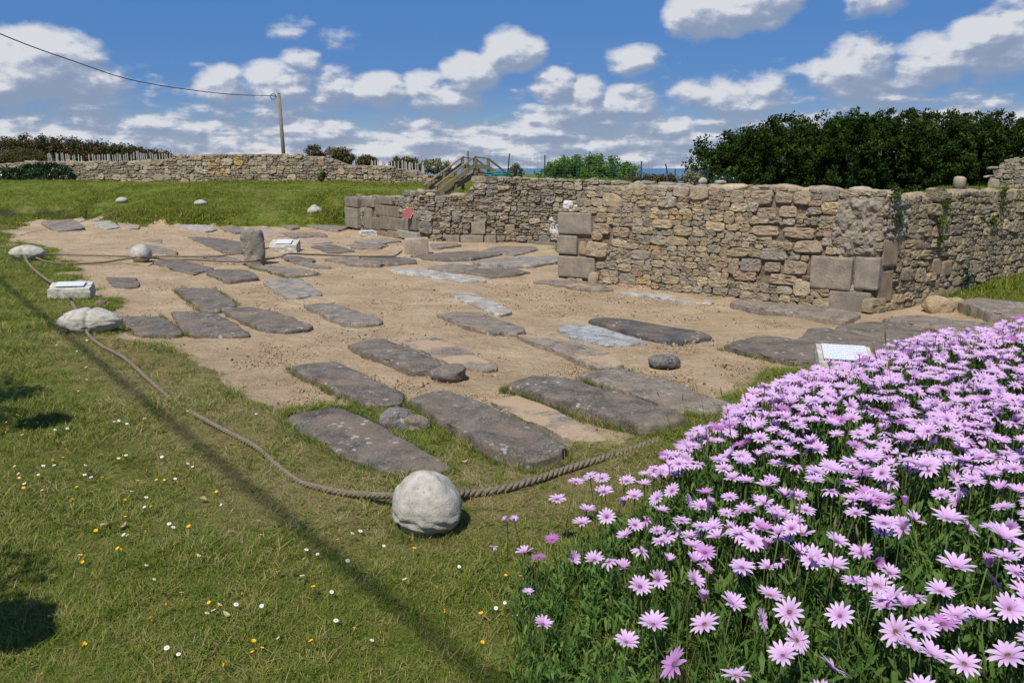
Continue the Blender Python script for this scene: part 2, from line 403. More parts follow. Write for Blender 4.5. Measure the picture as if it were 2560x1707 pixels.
M_WIRE = mat_simple('cable', (.02, .02, .022), (.03, .03, .033), 5, .5, 0)
M_GREENP = mat_simple('green_post_paint', (.01, .045, .03), (.02, .06, .045), 9, .5, 0)
M_MESHW = mat_simple('fence_wire', (.05, .10, .085), (.09, .15, .13), 9, .5, 0)
M_NET = mat_simple('teal_net', (.01, .10, .095), (.05, .26, .24), 40, .8, .4)
M_RED = mat_simple('faded_red_panel', (.22, .045, .05), (.28, .07, .075), 4, .55, .05)
M_CONC = mat_simple('pale_concrete', (.30, .28, .23), (.60, .57, .51), 11, .95, .6, 6, None, .03)
M_PLAST = mat_simple('white_plaster', (.45, .43, .40), (.72, .70, .67), 14, .95, .6, 6, None, .03)
M_MORT = mat_simple('earth_mortar', (.11, .086, .058), (.28, .22, .15), 10, .98, .9, 6, None, .06)
M_MORT2 = mat_simple('grey_mortar', (.20, .175, .14), (.36, .31, .25), 7, .98, .9, 7, None, .09)
M_BARK = mat_simple('bark', (.05, .04, .03), (.12, .10, .08), 12, .95, .6)
M_SEA = mat_simple('sea_water', (.05, .13, .24), (.07, .16, .28), .05, .35, 0)

def mat_plaque():
    m, q, bs, out = newmat('engraved_plaque'); v = objvec(q, False)
    sp = q.n('ShaderNodeSeparateXYZ'); q.l(v, sp.inputs[0])
    rows = q.m('FRACT', q.m('MULTIPLY', sp.outputs[1], 30.0)); row = q.m('GREATER_THAN', rows, .58)
    words = q.m('GREATER_THAN', q.noise(q.comb(q.m('MULTIPLY', sp.outputs[0], 70.0), q.m('FLOOR', q.m('MULTIPLY', sp.outputs[1], 30.0)), 0.0), 1.0, 1), .47)
    c = q.mix(q.m('MULTIPLY', q.m('MULTIPLY', row, words), .55), (.60, .63, .66, 1), (.22, .24, .26, 1))
    q.l(c, bs.inputs['Base Color']); bs.inputs['Roughness'].default_value = .45; return m
M_PLAQ = mat_plaque()

def mat_leaf(name, stops, rough=.6, trans=.3, use_attr=False, spec=.12):
    m, q, bs, out = newmat(name)
    if use_attr:
        a = q.n('ShaderNodeAttribute'); a.attribute_name = 'rnd'; f = a.outputs['Fac']
    else:
        f = q.n('ShaderNodeObjectInfo').outputs['Random']
    c = q.ramp(f, stops); q.l(c, bs.inputs['Base Color']); bs.inputs['Roughness'].default_value = rough
    bs.inputs['Specular IOR Level'].default_value = spec
    tr = q.n('ShaderNodeBsdfTranslucent'); q.l(c, tr.inputs[0]); mx = q.n('ShaderNodeMixShader'); mx.inputs[0].default_value = trans
    q.l(bs.outputs[0], mx.inputs[1]); q.l(tr.outputs[0], mx.inputs[2]); q.l(mx.outputs[0], out.inputs[0]); return m
M_GRASS = mat_leaf('grass_blades', [(0, (.075, .128, .013)), (.3, (.12, .18, .02)), (.55, (.18, .215, .034)), (.75, (.26, .245, .065)), (.9, (.38, .315, .13)), (1, (.14, .205, .025))], .6, .3)
M_GRASSF = mat_leaf('bank_grass_blades', [(0, (.115, .16, .018)), (.4, (.165, .21, .026)), (.75, (.235, .25, .042)), (1, (.32, .29, .08))], .6, .3)
M_STRAW = mat_leaf('dry_straw', [(0, (.30, .24, .12)), (.5, (.42, .34, .18)), (1, (.24, .21, .09))], .7, .2)
M_BLADE = mat_leaf('long_grass', [(0, (.055, .115, .02)), (.5, (.10, .175, .035)), (.85, (.17, .23, .06)), (1, (.30, .28, .10))], .5, .35)
M_DLEAF = mat_leaf('daisy_bush_leaves', [(0, (.05, .115, .022)), (.5, (.085, .165, .034)), (1, (.15, .235, .055))], .5, .3)
M_TREE = mat_leaf('evergreen_leaves', [(0, (.011, .022, .006)), (.45, (.024, .044, .009)), (.8, (.045, .078, .015)), (1, (.095, .14, .03))], .7, .08, True, .03)
M_BUSH = mat_leaf('bush_leaves', [(0, (.05, .12, .016)), (.5, (.09, .18, .03)), (1, (.15, .25, .05))], .6, .25, True, .08)
M_HEDGE = mat_leaf('hedge_leaves', [(0, (.022, .04, .012)), (.45, (.045, .065, .02)), (.62, (.10, .06, .025)), (.85, (.17, .075, .035)), (1, (.13, .13, .05))], .6, .15, True)
M_GORSE = mat_leaf('gorse_leaves', [(0, (.03, .04, .014)), (.5, (.09, .085, .03)), (1, (.19, .14, .06))], .7, .1, True)
M_MARRAM = mat_leaf('marram_leaves', [(0, (.13, .15, .07)), (.6, (.25, .25, .14)), (1, (.4, .36, .22))], .7, .2, True)
M_IVY = mat_leaf('ivy_leaves', [(0, (.012, .03, .01)), (.5, (.025, .055, .018)), (1, (.05, .095, .035))], .35, .1, True, .5)
M_FERN = mat_leaf('fern_leaves', [(0, (.05, .10, .018)), (.6, (.10, .16, .03)), (1, (.20, .22, .04))], .5, .3, True)
M_DEAD = mat_leaf('dead_leaf', [(0, (.34, .25, .12)), (1, (.52, .44, .26))], .7, .1)
M_STEM = mat_leaf('flower_stem', [(0, (.06, .09, .03)), (1, (.11, .15, .05))], .6, .1)
def mat_petal(name, base, mid, tip, under, r0, r1):
    m, q, bs, out = newmat(name); v = objvec(q, False); sp = q.n('ShaderNodeVectorMath', operation='MULTIPLY')
    q.l(v, sp.inputs[0]); sp.inputs[1].default_value = (1, 1, 0); ln = q.n('ShaderNodeVectorMath', operation='LENGTH'); q.l(sp.outputs[0], ln.inputs[0])
    f = q.n('ShaderNodeMapRange'); q.l(ln.outputs['Value'], f.inputs[0]); f.inputs[1].default_value = r0; f.inputs[2].default_value = r1
    c = q.ramp(f.outputs[0], [(0, base), (.28, mid), (1, tip)]); oi = q.n('ShaderNodeObjectInfo')
    c = q.mix(q.m('MULTIPLY', oi.outputs['Random'], .35), c, (*mid, 1))
    geo = q.n('ShaderNodeNewGeometry'); c = q.mix(q.m('MULTIPLY', geo.outputs['Backfacing'], .72), c, (*under, 1))
    q.l(c, bs.inputs['Base Color']); bs.inputs['Roughness'].default_value = .55
    tr = q.n('ShaderNodeBsdfTranslucent'); q.l(c, tr.inputs[0]); mx = q.n('ShaderNodeMixShader'); mx.inputs[0].default_value = .3
    q.l(bs.outputs[0], mx.inputs[1]); q.l(tr.outputs[0], mx.inputs[2]); q.l(mx.outputs[0], out.inputs[0]); return m
M_PET = mat_petal('pink_petal', (.42, .18, .46), (.68, .43, .72), (.83, .65, .86), (.34, .15, .36), .006, .046)
M_PETD = mat_petal('deep_pink_petal', (.34, .10, .36), (.56, .26, .58), (.66, .38, .70), (.24, .06, .24), .006, .046)
M_PETW = mat_petal('white_petal', (.6, .58, .65), (.82, .82, .84), (.86, .86, .87), (.6, .56, .62), .006, .046)
M_DISC = mat_simple('flower_disc', (.06, .035, .085), (.22, .13, .14), 300, .7, .5)
M_ANTH = mat_simple('flower_anthers', (.42, .26, .12), (.5, .34, .16), 100, .7, 0)
M_YEL = mat_simple('buttercup_yellow', (.72, .36, .01), (.82, .46, .02), 60, .3, 0)
M_WPET = mat_simple('daisy_white', (.72, .70, .72), (.82, .82, .82), 60, .6, 0)

def mat_ground():
    m, q, bs, out = newmat('dune_ground')
    tcn = q.n('ShaderNodeTexCoord'); v = tcn.outputs['Object']
    at_ = q.n('ShaderNodeAttribute'); at_.attribute_name = 'sand'; s_ = at_.outputs['Fac']
    bed = q.n('ShaderNodeAttribute'); bed.attribute_name = 'bed'
    dry = q.n('ShaderNodeAttribute'); dry.attribute_name = 'dry'
    # sand
    n1 = q.noise(v, 22, 6, .75); n2 = q.noise(v, 1.1, 5, .6); n3 = q.noise(v, 70, 4, .7)
    sc = q.ramp(n2, [(.28, (.355, .258, .16)), (.5, (.45, .335, .21)), (.72, (.53, .41, .275))])
    f = q.m('MULTIPLY_ADD', q.m('SUBTRACT', n1, .5), .9, q.m('MULTIPLY_ADD', q.m('SUBTRACT', n3, .5), .7, 1.0))
    sc = q.mix(1.0, sc, q.comb(f, f, f), 'MULTIPLY')
    sc = q.mix(q.m('MULTIPLY', q.ss(q.noise(v, 38, 4, .65, .6), .58, .68), .6), sc, (.17, .115, .07, 1))
    sc = q.mix(q.m('MULTIPLY', q.ss(q.vor(v, 60), .10, .05), .5), sc, (.66, .58, .46, 1))
    # turf
    t1 = q.noise(v, 1.3, 6, .65); t2 = q.noise(v, 35, 5, .7); t3 = q.noise(v, 5.0, 4, .6)
    gc = q.ramp(q.m('MULTIPLY_ADD', q.m('SUBTRACT', t3, .5), .6, t1), [(.25, (.08, .12, .016)), (.5, (.125, .16, .024)), (.75, (.20, .195, .046))])
    gc = q.mix(dry.outputs['Fac'], gc, q.ramp(t3, [(.3, (.17, .135, .05)), (.7, (.27, .215, .095))]))
    f2 = q.m('MULTIPLY_ADD', q.m('SUBTRACT', t2, .5), 1.5, 1.0); gc = q.mix(1.0, gc, q.comb(f2, f2, f2), 'MULTIPLY')
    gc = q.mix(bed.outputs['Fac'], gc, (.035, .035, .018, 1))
    mk = q.ss(q.m('ADD', s_, q.m('MULTIPLY', q.m('SUBTRACT', q.noise(v, 7, 6, .75), .5), 1.0)), .42, .62)
    q.l(q.mix(mk, gc, sc), bs.inputs['Base Color'])
    hgt = q.m('ADD', q.m('ADD', q.m('MULTIPLY', n1, .7), q.m('MULTIPLY', n3, .35)), q.m('MULTIPLY', q.noise(v, 4, 4, .6), 2.2))
    bump(q, bs, hgt, 1.0, .05); bs.inputs['Roughness'].default_value = .98; bs.inputs['Specular IOR Level'].default_value = .1
    return m
M_GROUND = mat_ground()

# ------------------------------------------------------------------ ground: lawn and dug sand floor
def axis(segs):
    out = [segs[0][0]]
    for a, b_, st in segs:
        n = max(1, int(round((b_-a)/st))); out += list(np.linspace(a, b_, n+1)[1:])
    return np.array(out)
gx = axis([(-2600, -300, 300), (-300, -80, 20), (-80, -34, 2.0), (-34, -20, .3), (-20, -8, .15), (-8, 7, .07), (7, 16, .15), (16, 40, .6), (40, 100, 5), (100, 300, 25), (300, 2600, 300)])
gy = axis([(-60, -8, 5), (-8, 0, .5), (0, 9, .06), (9, 16, .1), (16, 33, .14), (33, 46, .4), (46, 150, 3), (150, 320, 34)])
X, Y = np.meshgrid(gx, gy); Z = H(X, Y)
SA = np.zeros_like(X); msk = (X > -24) & (X < 16) & (Y > 0) & (Y < 34); SA[msk] = sandness(X[msk], Y[msk])
Z = Z - .03*SA + .016*fbm(X*3.1, Y*3.1, 4.0, 3)*SA
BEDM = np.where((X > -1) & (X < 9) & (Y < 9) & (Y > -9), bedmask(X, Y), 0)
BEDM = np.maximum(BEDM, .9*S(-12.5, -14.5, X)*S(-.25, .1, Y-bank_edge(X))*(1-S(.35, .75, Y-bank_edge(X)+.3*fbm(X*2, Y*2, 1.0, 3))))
# strip of worn dry turf along the rope and rim
ROPEPX = [(205,835),(330,905),(450,1005),(640,1110),(800,1225),(975,1245),(1150,1235),(1350,1195),(1500,1150)]
RP = [gp(u, v, .03) for u, v in ROPEPX]
dr = np.full(X.shape, 9.0)
for i in range(len(RP)-1):
    a, c = RP[i], RP[i+1]; ex, ey = c.x-a.x, c.y-a.y
    t = np.clip(((X-a.x)*ex + (Y-a.y)*ey)/(ex*ex+ey*ey), 0, 1); dr = np.minimum(dr, np.hypot(X-a.x-t*ex, Y-a.y-t*ey))
def dryness(x, y, dr_=0):
    return None
DRY = np.clip((1-S(.1, 1.15, dr))*.9 + .35*S(.1, .6, fbm(X*.8, Y*.8, 12.0, 4)), 0, .9)*S(0.02, .3, 1-np.clip(BEDM,0,1))
BK = S(33.5, 36, Y); DRY = DRY*(1-BK)
nx, ny = len(gx), len(gy)
idx = np.arange(nx*ny).reshape(ny, nx)
Q = np.stack([idx[:-1, :-1], idx[:-1, 1:], idx[1:, 1:], idx[1:, :-1]], -1).reshape(-1, 4)
fs = SA.ravel()[Q].mean(1)
def sheet(name, faces):
    used, inv = np.unique(faces.ravel(), return_inverse=True)
    V = np.stack([X.ravel()[used], Y.ravel()[used], Z.ravel()[used]], -1).astype(np.float32)
    me = bpy.data.meshes.new(name); me.vertices.add(len(V)); me.vertices.foreach_set('co', V.ravel())
    me.loops.add(faces.size); me.loops.foreach_set('vertex_index', inv.astype(np.int32))
    me.polygons.add(len(faces)); me.polygons.foreach_set('loop_start', np.arange(0, faces.size, 4, dtype=np.int32))
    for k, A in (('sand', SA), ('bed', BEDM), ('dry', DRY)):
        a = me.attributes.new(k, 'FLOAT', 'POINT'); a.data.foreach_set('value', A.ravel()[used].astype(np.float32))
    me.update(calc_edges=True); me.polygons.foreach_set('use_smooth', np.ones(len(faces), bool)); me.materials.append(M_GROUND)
    o = link(name, me); tag(o, kind='structure'); return o
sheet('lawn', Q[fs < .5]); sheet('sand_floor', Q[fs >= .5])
me = mesh('sea', [(-9000, 150, -6), (9000, 150, -6), (9000, 15000, -6), (-9000, 15000, -6)], [(0,1,2,3)], M_SEA); tag(link('sea', me), kind='structure')

# ------------------------------------------------------------------ rubble walls
R = random.Random(7)
def blob(cx, cy, w, h, rnd, N=14, jx=.006, p=None, rot=None):
    """rounded irregular outline of a stone in wall-face coordinates"""
    p = p or rnd.uniform(3.2, 8.0); rot = rnd.uniform(-.09, .09) if rot is None else rot
    ph = rnd.uniform(0, 99); pts = []; cj = [(rnd.uniform(-.22, .05), rnd.uniform(-.22, .05)) for _ in range(4)]
    for k in range(N):
        a = 2*math.pi*(k+.5)/N; c, s_ = math.cos(a), math.sin(a)
        r = (abs(c)**p + abs(s_)**p)**(-1/p)
        r *= 1 + .025*math.sin(3*a+ph*1.7) + rnd.uniform(-.03, .03)
        bu, bv = r*c, r*s_; wx = wy = 0
        for q4, (sx_, sy_) in enumerate(((-1,-1),(1,-1),(1,1),(-1,1))):
            wq = max(0, (1+bu*sx_)/2)*max(0, (1+bv*sy_)/2); wx += wq*cj[q4][0]*sx_; wy += wq*cj[q4][1]*sy_
        x, y = (w/2-jx)*(bu+wx), (h/2-jx)*(bv+wy)
        pts.append((cx + x*math.cos(rot) - y*math.sin(rot), cy + x*math.sin(rot) + y*math.cos(rot)))
    return pts
def stone_mesh(name, pts, c, bulge, back, rnd, flat=.55, mat=None, rough=1.0):
    """pillow stone; local frame x along the wall, y into the wall, z up; origin at c"""
    N = len(pts); V = []; Fc = []
    tilt = (rnd.uniform(-.12, .12), rnd.uniform(-.14, .10))
    rings = [(1.0, -back), (1.0, .32*bulge), (.965, .80*bulge), (.84, 1.0*bulge), (.45, 1.02*bulge)]
    for k, (sc, d_) in enumerate(rings):
        for (x, z) in pts:
            rx, rz = (x-c[0])*sc, (z-c[1])*sc
            dd = d_ + (0 if k < 1 else (rx*tilt[0] + rz*tilt[1])*sc + rnd.uniform(-.26, .26)*bulge*rough)
            V.append((rx, -dd, rz))
    V.append((0, -1.05*bulge, 0))
    for k in range(len(rings)-1):
        for j in range(N):
            Fc.append((k*N+j, k*N+(j+1) % N, (k+1)*N+(j+1) % N, (k+1)*N+j))
    L = (len(rings)-1)*N
    for j in range(N): Fc.append((L+j, L+(j+1) % N, len(V)-1))
    me = mesh(name, V, Fc, mat or M_RUB); me.set_sharp_from_angle(angle=rad(24)); return me
def cells(L, Hh, rnd, area, course=(.22, .42)):
    out = []
    def split(x0, y0, x1, y1, dep):
        w, h = x1-x0, y1-y0; tgt = area*math.exp(rnd.gauss(0, .95))
        if dep > 0 and ((w*h < tgt and w/h < 2.6) or w*h < area*.16): out.append((x0, y0, x1, y1)); return
        r = w/h
        if r > 2.7 or (r > 1.9 and rnd.random() < .45):
            m = x0 + w*rnd.uniform(.32, .68); split(x0, y0, m, y1, dep+1); split(m, y0, x1, y1, dep+1)
        else:
            m = y0 + h*rnd.uniform(.36, .64); split(x0, y0, x1, m, dep+1); split(x0, m, x1, y1, dep+1)
    y = 0.0
    while y < Hh:
        ch = rnd.uniform(*course); x = -rnd.uniform(0, .2)
        while x < L:
            cw = rnd.uniform(.9, 2.2)*ch; split(x, y, min(x+cw, L+.05), y+ch, 0); x += cw
        y += ch
    return out
def warp(x, z, seed, amp=.035, fr=1.7):
    return (x + amp*float(vn(x*fr, z*fr, seed)), z + amp*.9*float(vn(x*fr+31, z*fr+7, seed)))
PAL_A = [(0.35, 0.283, 0.181), (0.321, 0.259, 0.167), (0.38, 0.311, 0.204), (0.292, 0.244, 0.173), (0.336, 0.292, 0.218), (0.253, 0.22, 0.167), (0.37, 0.287, 0.173), (0.302, 0.263, 0.204)]
PAL_B = [(0.307, 0.241, 0.15), (0.277, 0.227, 0.145), (0.327, 0.266, 0.167), (0.257, 0.217, 0.15), (0.347, 0.266, 0.159)]
PAL_K = [(0.277, 0.249, 0.197), (0.24, 0.218, 0.179), (0.305, 0.268, 0.205), (0.204, 0.186, 0.157), (0.323, 0.268, 0.183), (0.277, 0.235, 0.166)]
PAL_F = [(0.343, 0.289, 0.202), (0.305, 0.26, 0.188), (0.372, 0.317, 0.23), (0.277, 0.246, 0.188), (0.353, 0.284, 0.193)]
CHINK = None
def lump(name, size, rnd, sub=2, amp=.22, fr=2.2, mat=None, seed=None):
    bm = bmesh.new(); bmesh.ops.create_icosphere(bm, subdivisions=sub, radius=1.0); sdv = seed if seed is not None else rnd.uniform(0, 99)
    P = np.array([v.co[:] for v in bm.verts]); n = fbm(P[:, 0]*fr*.5+sdv, P[:, 1]*fr*.5, P[:, 2]*fr*.5+sdv, 3)
    P = P*(1+amp*n)[:, None]; P = np.sign(P)*np.abs(P)**.9
    for v, p in zip(bm.verts, P): v.co = (p[0]*size[0]/2, p[1]*size[1]/2, p[2]*size[2]/2)
    me = bpy.data.meshes.new(name); bm.to_mesh(me); bm.free(); me.polygons.foreach_set('use_smooth', [True]*len(me.polygons))
    me.materials.append(mat or M_RUB); return me
def wall(name, p0, p1, top, base, label, area, pal, seed, blocks=(), thick=.65, N=14, course=(.22, .42), bulge=(.035, .075), skip=None, caps=True, capk=1.0, cat='wall', coremat=None, group=None, maxpart=300, tint=None):
    """rubble wall from p0 to p1 (left to right as seen); top/base: lists of (s, z)"""
    rnd = random.Random(seed); d_ = (p1-p0); L = d_.xy.length; rz = math.atan2(d_.y, d_.x)
    root = empty(name, (p0.x, p0.y, 0), rz); tag(root, label, cat, group)
    ts, tz = zip(*top); bs_, bz = zip(*base)
    T = lambda s: float(np.interp(s, ts, tz)); B = lambda s: float(np.interp(s, bs_, bz))
    zmin = min(bz)-.12; zmax = max(tz)
    # core
    n = max(4, int(L/.25)); V = []; Fc = []
    for i in range(n+1):
        s_ = L*i/n; t_ = T(s_) - .055 + .02*float(vn(s_*4, 1.0, seed))
        V += [(s_, .008, zmin-.2), (s_, .008, t_), (s_, thick*.5, t_+.03*float(vn(s_*5, 3.0, seed))), (s_, thick, t_-.02), (s_, thick, zmin-.2)]
    for i in range(n):
        for k in range(4): Fc.append((i*5+k, i*5+k+1, (i+1)*5+k+1, (i+1)*5+k)[::-1])
    Fc += [(0,1,2,3,4), tuple(n*5+k for k in (4,3,2,1,0))]
    link('core', mesh('core', V, Fc, coremat or M_MORT, False), root)
    st = []
    for (x0, y0, x1, y1) in cells(L, zmax-zmin, rnd, area, course):
        w, h = x1-x0, y1-y0; cx, cz = (x0+x1)/2, (y0+y1)/2+zmin
        cx, cz = warp(cx, cz, seed)
        if cx < .02 or cx > L-.02 or cz > T(cx)-.02 or cz + h/2 < B(cx)-.06: continue
        hide = False
        for bk in blocks:
            if bk[0]-.01 < cx < bk[1]+.01 and bk[2]-.01 < cz < bk[3]+.01: hide = True
        if hide or (skip and skip(cx, cz)): continue
        st.append((w*h, cx, cz, w, h))
    st.sort(reverse=True); rest = MB(); rest_n = 0
    for i, (ar, cx, cz, w, h) in enumerate(st):
        pts = blob(cx, cz, w*1.13, h*1.13, rnd, N if ar > area*.4 else max(8, N-4), jx=.001+.008*math.sqrt(area))
        bl = rnd.uniform(*bulge)*(.7+.5*min(1, ar/area))
        me = stone_mesh('stone', pts, (cx, cz), bl, .06, rnd)
        c = rnd.choice(pal); k = rnd.uniform(.84, 1.16); c = tuple(v_*k for v_ in c)
        if tint: c = tint(cx, cz, c, rnd)
        if i < maxpart: link('stone', me, root, (cx, 0, cz), color=(*c, 1))
        else:
            rest.add([(v.co.x+cx, v.co.y, v.co.z+cz) for v in me.vertices], [tuple(p.vertices) for p in me.polygons]); rest_n += 1; bpy.data.meshes.remove(me)
    # chinking stones in the joints
    for _ in range(int(len(st)*.9)):
        ar, cx, cz, w, h = rnd.choice(st); sx = cx + rnd.choice((-1, 1))*w*.5; sz = cz + rnd.choice((-1, 1))*h*.5
        q_ = rnd.uniform(.16, .32)*math.sqrt(area)
        if sx < .05 or sx > L-.05 or sz > T(sx)-.05 or sz < B(sx): continue
        if any(bk[0] < sx < bk[1] and bk[2] < sz < bk[3] for bk in blocks) or (skip and skip(sx, sz)): continue
        pts = blob(sx, sz, q_*rnd.uniform(1.0, 2.0), q_, rnd, 7, 0)
        me = stone_mesh('t', pts, (sx, sz), rnd.uniform(.02, .035), .03, rnd)
        rest.add([(v.co.x+sx, v.co.y, v.co.z+sz) for v in me.vertices], [tuple(p.vertices) for p in me.polygons]); bpy.data.meshes.remove(me)
    if rest.V:
        o = link('chinking_stones', rest.mesh('chinking_stones', M_RUB, True), root, color=(.25, .205, .145, 1)); tag(o, kind='stuff')
    for bk in blocks:
        x0, x1, z0, z1 = bk[:4]; pr = bk[4] if len(bk) > 4 else .06; colr = bk[5] if len(bk) > 5 else (1, 1, 1); mt = bk[6] if len(bk) > 6 else M_GRAN
        nm = bk[7] if len(bk) > 7 else 'granite_block'
        if mt == 'rub':
            pts = blob((x0+x1)/2, (z0+z1)/2, x1-x0, z1-z0, rnd, 20, .003, rnd.uniform(5, 9), rnd.uniform(-.02, .02))
            link('stone', stone_mesh('stone', pts, ((x0+x1)/2, (z0+z1)/2), pr*.8, .06, rnd), root, ((x0+x1)/2, -.004, (z0+z1)/2), color=(.30*colr[0], .268*colr[1], .105*(colr[2]+.95), 1)); continue
        m_ = MB(); m_.box((0, 0, 0), (x1-x0-.012, pr+.25, z1-z0-.012), None, min(.03, (x1-x0)*.14))
        V = [(v[0]+.012*float(vn(v[0]*9+x0, v[2]*9, seed)), v[1]+.008*float(vn(v[0]*7, v[2]*7+x0, seed)), v[2]+.012*float(vn(v[0]*8, v[1]*8, x0))) for v in m_.V]
        link(nm, mesh(nm, V, m_.F, mt, False), root, ((x0+x1)/2, (.25-pr)/2, (z0+z1)/2), color=(*colr, 1))
    if caps:
        s_ = .1; k_ = 0
        while s_ < L-.08 and k_ < 110:
            w = rnd.uniform(.14, .40)*(1+math.sqrt(area))
            for yy in ([.14, .42] if thick > .4 else [.18]):
                hh = rnd.uniform(.045, .085)*capk; c = rnd.choice(pal); k = rnd.uniform(.95, 1.3)
                me = lump('cap_stone', (w*1.05, rnd.uniform(.2, .32), hh*1.6), rnd, 2, .3)
                ss_ = s_ + rnd.uniform(-.05, .05)
                link('cap_stone', me, root, (ss_, yy+rnd.uniform(-.04, .06), T(ss_)-.045+rnd.uniform(-.015, .015)), (rnd.uniform(-.15, .15), rnd.uniform(-.12, .12), rnd.uniform(-.4, .4)), color=(c[0]*k, c[1]*k, c[2]*k, 1)); k_ += 1
            s_ += w*.9
    return root
def onwall(p0, p1, u, v):
    dx, dy = u-1280.0, v-853.5; r = Vector((dx, FPX*cs - dy*sn, -(FPX*sn + dy*cs)))
    d_ = (p1-p0); d_.z = 0; d_.normalize(); n = Vector((d_.y, -d_.x, 0))
    t = (Vector((p0.x, p0.y, 0)).dot(n))/r.dot(n); P = r*t + Vector((0, 0, CAMH))
    return (P - p0).dot(d_), P.z
def rect(p0, p1, u0, v0, u1, v1):
    s0, z1 = onwall(p0, p1, u0, v0); s1, _ = onwall(p0, p1, u1, v0); _, z0 = onwall(p0, p1, (u0+u1)/2, v1); _, z1 = onwall(p0, p1, (u0+u1)/2, v0)
    return s0, s1, z0, z1
def prof(p0, p1, pts): return [onwall(p0, p1, u, v) for u, v in pts]
def gline(p0, p1, n=12):
    L = (p1-p0).xy.length; d_ = (p1-p0)/L
    return [(L*i/n, H1(p0.x+d_.x*L*i/n - .0 + d_.y*.1, p0.y+d_.y*L*i/n - d_.x*.1)) for i in range(n+1)]

# ---- church wall, long face
LA = (A1-A0).xy.length
tA = prof(A0, A1, [(1396,527),(1430,512),(1450,484),(1482,466),(1600,463),(1700,468),(1745,474),(1800,468),(1850,463),(1960,466),(2060,470),(2140,473)]) ; tA = [(s, z) for s, z in tA] + [(LA, 1.68)]
gA = lambda *a: rect(A0, A1, *a)
blA = [(*gA(1397,530,1482,586), .05, (1.0,.98,.95)), (*gA(1397,588,1446,636), .055, (1.0,.97,.93)), (*gA(1397,640,1491,694), .05, (.98,.95,.9)),
       (*gA(1449,602,1466,638), .02, (1.15,.95,.72), 'rub'),
       (*gA(2029,640,2138,724), .06, (.98,.94,.9)), (*gA(2141,641,2208,724), .06, (.98,.94,.92)), (*gA(2075,727,2182,786), .05, (.92,.88,.84)),
       (*gA(1876,474,1937,514), .05, (1.1,.98,.82), 'rub'), (*gA(1939,478,1984,512), .045, (1.05,.95,.8), 'rub'), (*gA(1985,477,2032,512), .05, (1.08,.97,.8), 'rub'),
       (*gA(1890,516,1946,548), .05, (1.02,.9,.74), 'rub'), (*gA(1949,515,1997,545), .05, (1.1,.95,.76), 'rub'),
       (*gA(1880,563,1952,590), .045, (1.1,.98,.8), 'rub'), (*gA(1954,566,2042,596), .055, (1.12,.98,.78), 'rub'), (*gA(1984,599,2061,634), .06, (1.1,.98,.82), 'rub'),
       (*gA(1903,618,1973,652), .055, (.9,.87,.84), 'rub'), (*gA(1851,642,1911,681), .06, (.8,.78,.76), 'rub'), (*gA(1914,653,1956,683), .05, (1.0,.86,.7), 'rub'), (*gA(1959,652,2024,688), .05, (1.12,.98,.78), 'rub'),
       (*gA(1921,684,1996,712), .055, (1.1,.95,.74), 'rub'), (*gA(1549,684,1593,712), .045, (.95,.92,.88), 'rub'), (*gA(1828,676,1893,702), .05, (1.14,.95,.68), 'rub'),
       (*gA(1467,602,1524,646), .06, (1.15,.98,.76), 'rub'), (*gA(1483,555,1529,587), .06, (1.12,.97,.74), 'rub'), (*gA(1530,566,1576,594), .05, (1.12,.96,.72), 'rub')]
def tintA(x, z, c, rnd):
    if rnd.random() < .012: return (.40, .27, .12)
    if rnd.random() < .03: return (.33, .22, .16)
    if z > 1.35: return tuple(v*1.02+.01 for v in c)
    return c
wall('church_wall', A0, A1, tA, gline(A0, A1), 'long tan rubble wall with grey granite corner blocks facing the grave slabs', .043, PAL_A, 3, blA, thick=.8, N=16, course=(.18,.42), bulge=(.024, .05), tint=tintA)
# ---- return of the church wall, running back to the right
LB = (B1-A1).xy.length
tB = [(0, 1.66), (.5, 1.62), (1.2, 1.62), (2.2, 1.65), (3.0, 1.66), (4.0, 1.62), (5.2, 1.56), (6.4, 1.54), (LB, 1.5)]
gB = lambda *a: rect(A1, B1, *a)
blB = [(.02, .42, 0.62, 1.02, .05, (.95,.85,.68)), (.02, .40, .1, .58, .03, (.9,.8,.66)), (*gB(2352,650,2375,690), .05, (1.0,.85,.66)), (*gB(2325,645,2349,690), .05, (1.05,.9,.7))]
B0 = A1 + Vector((.02, .02, 0))
wall('church_wall_return', B0, B1, tB, gline(A1, B1), 'brownish rubble wall running back from the corner, small ferns in its joints', .043, PAL_B, 5, blB, thick=.7, N=14, course=(.18,.42), bulge=(.028, .055))
# rough mortar scar where the corner facing has fallen away
def scar(name, root_p, root_q, sz, label, mat, seed, amp=.05, off=.05):
    pass
cw = bpy.data.objects['church_wall']
def patch(root, s0, s1, z0, z1, mat, seed, name, amp=.05, off=.045, n=22):
    """irregular lump of mortar or plaster clinging to a wall face"""
    V = []; Fc = []; inside = {}
    for j in range(n+1):
        for i in range(n+1):
            u, v = i/n*2-1, j/n*2-1; e = (abs(u)**3+abs(v)**3)**(1/3)
            e += .16*float(vn(u*2.2+seed, v*2.2, seed)) ; h = off*max(-1.6, min(1, (1-e)*5))
            h += amp*float(fbm(u*3.4, v*4.9, seed, 5, .62))*(1 if e < 1 else 0)
            V.append((s0+(s1-s0)*(i/n), -h, z0+(z1-z0)*(j/n)))
    for j in range(n):
        for i in range(n): Fc.append((j*(n+1)+i, j*(n+1)+i+1, (j+1)*(n+1)+i+1, (j+1)*(n+1)+i))
    return link(name, mesh(name, V, Fc, mat), root)
sc0 = onwall(A0, A1, 2075, 640); sc1 = onwall(A0, A1, 2215, 500)
patch(cw, sc0[0], LA+.03, sc0[1]-.02, 1.66, M_MORT2, 4.0, 'mortar_scar', .032, .055, 64)
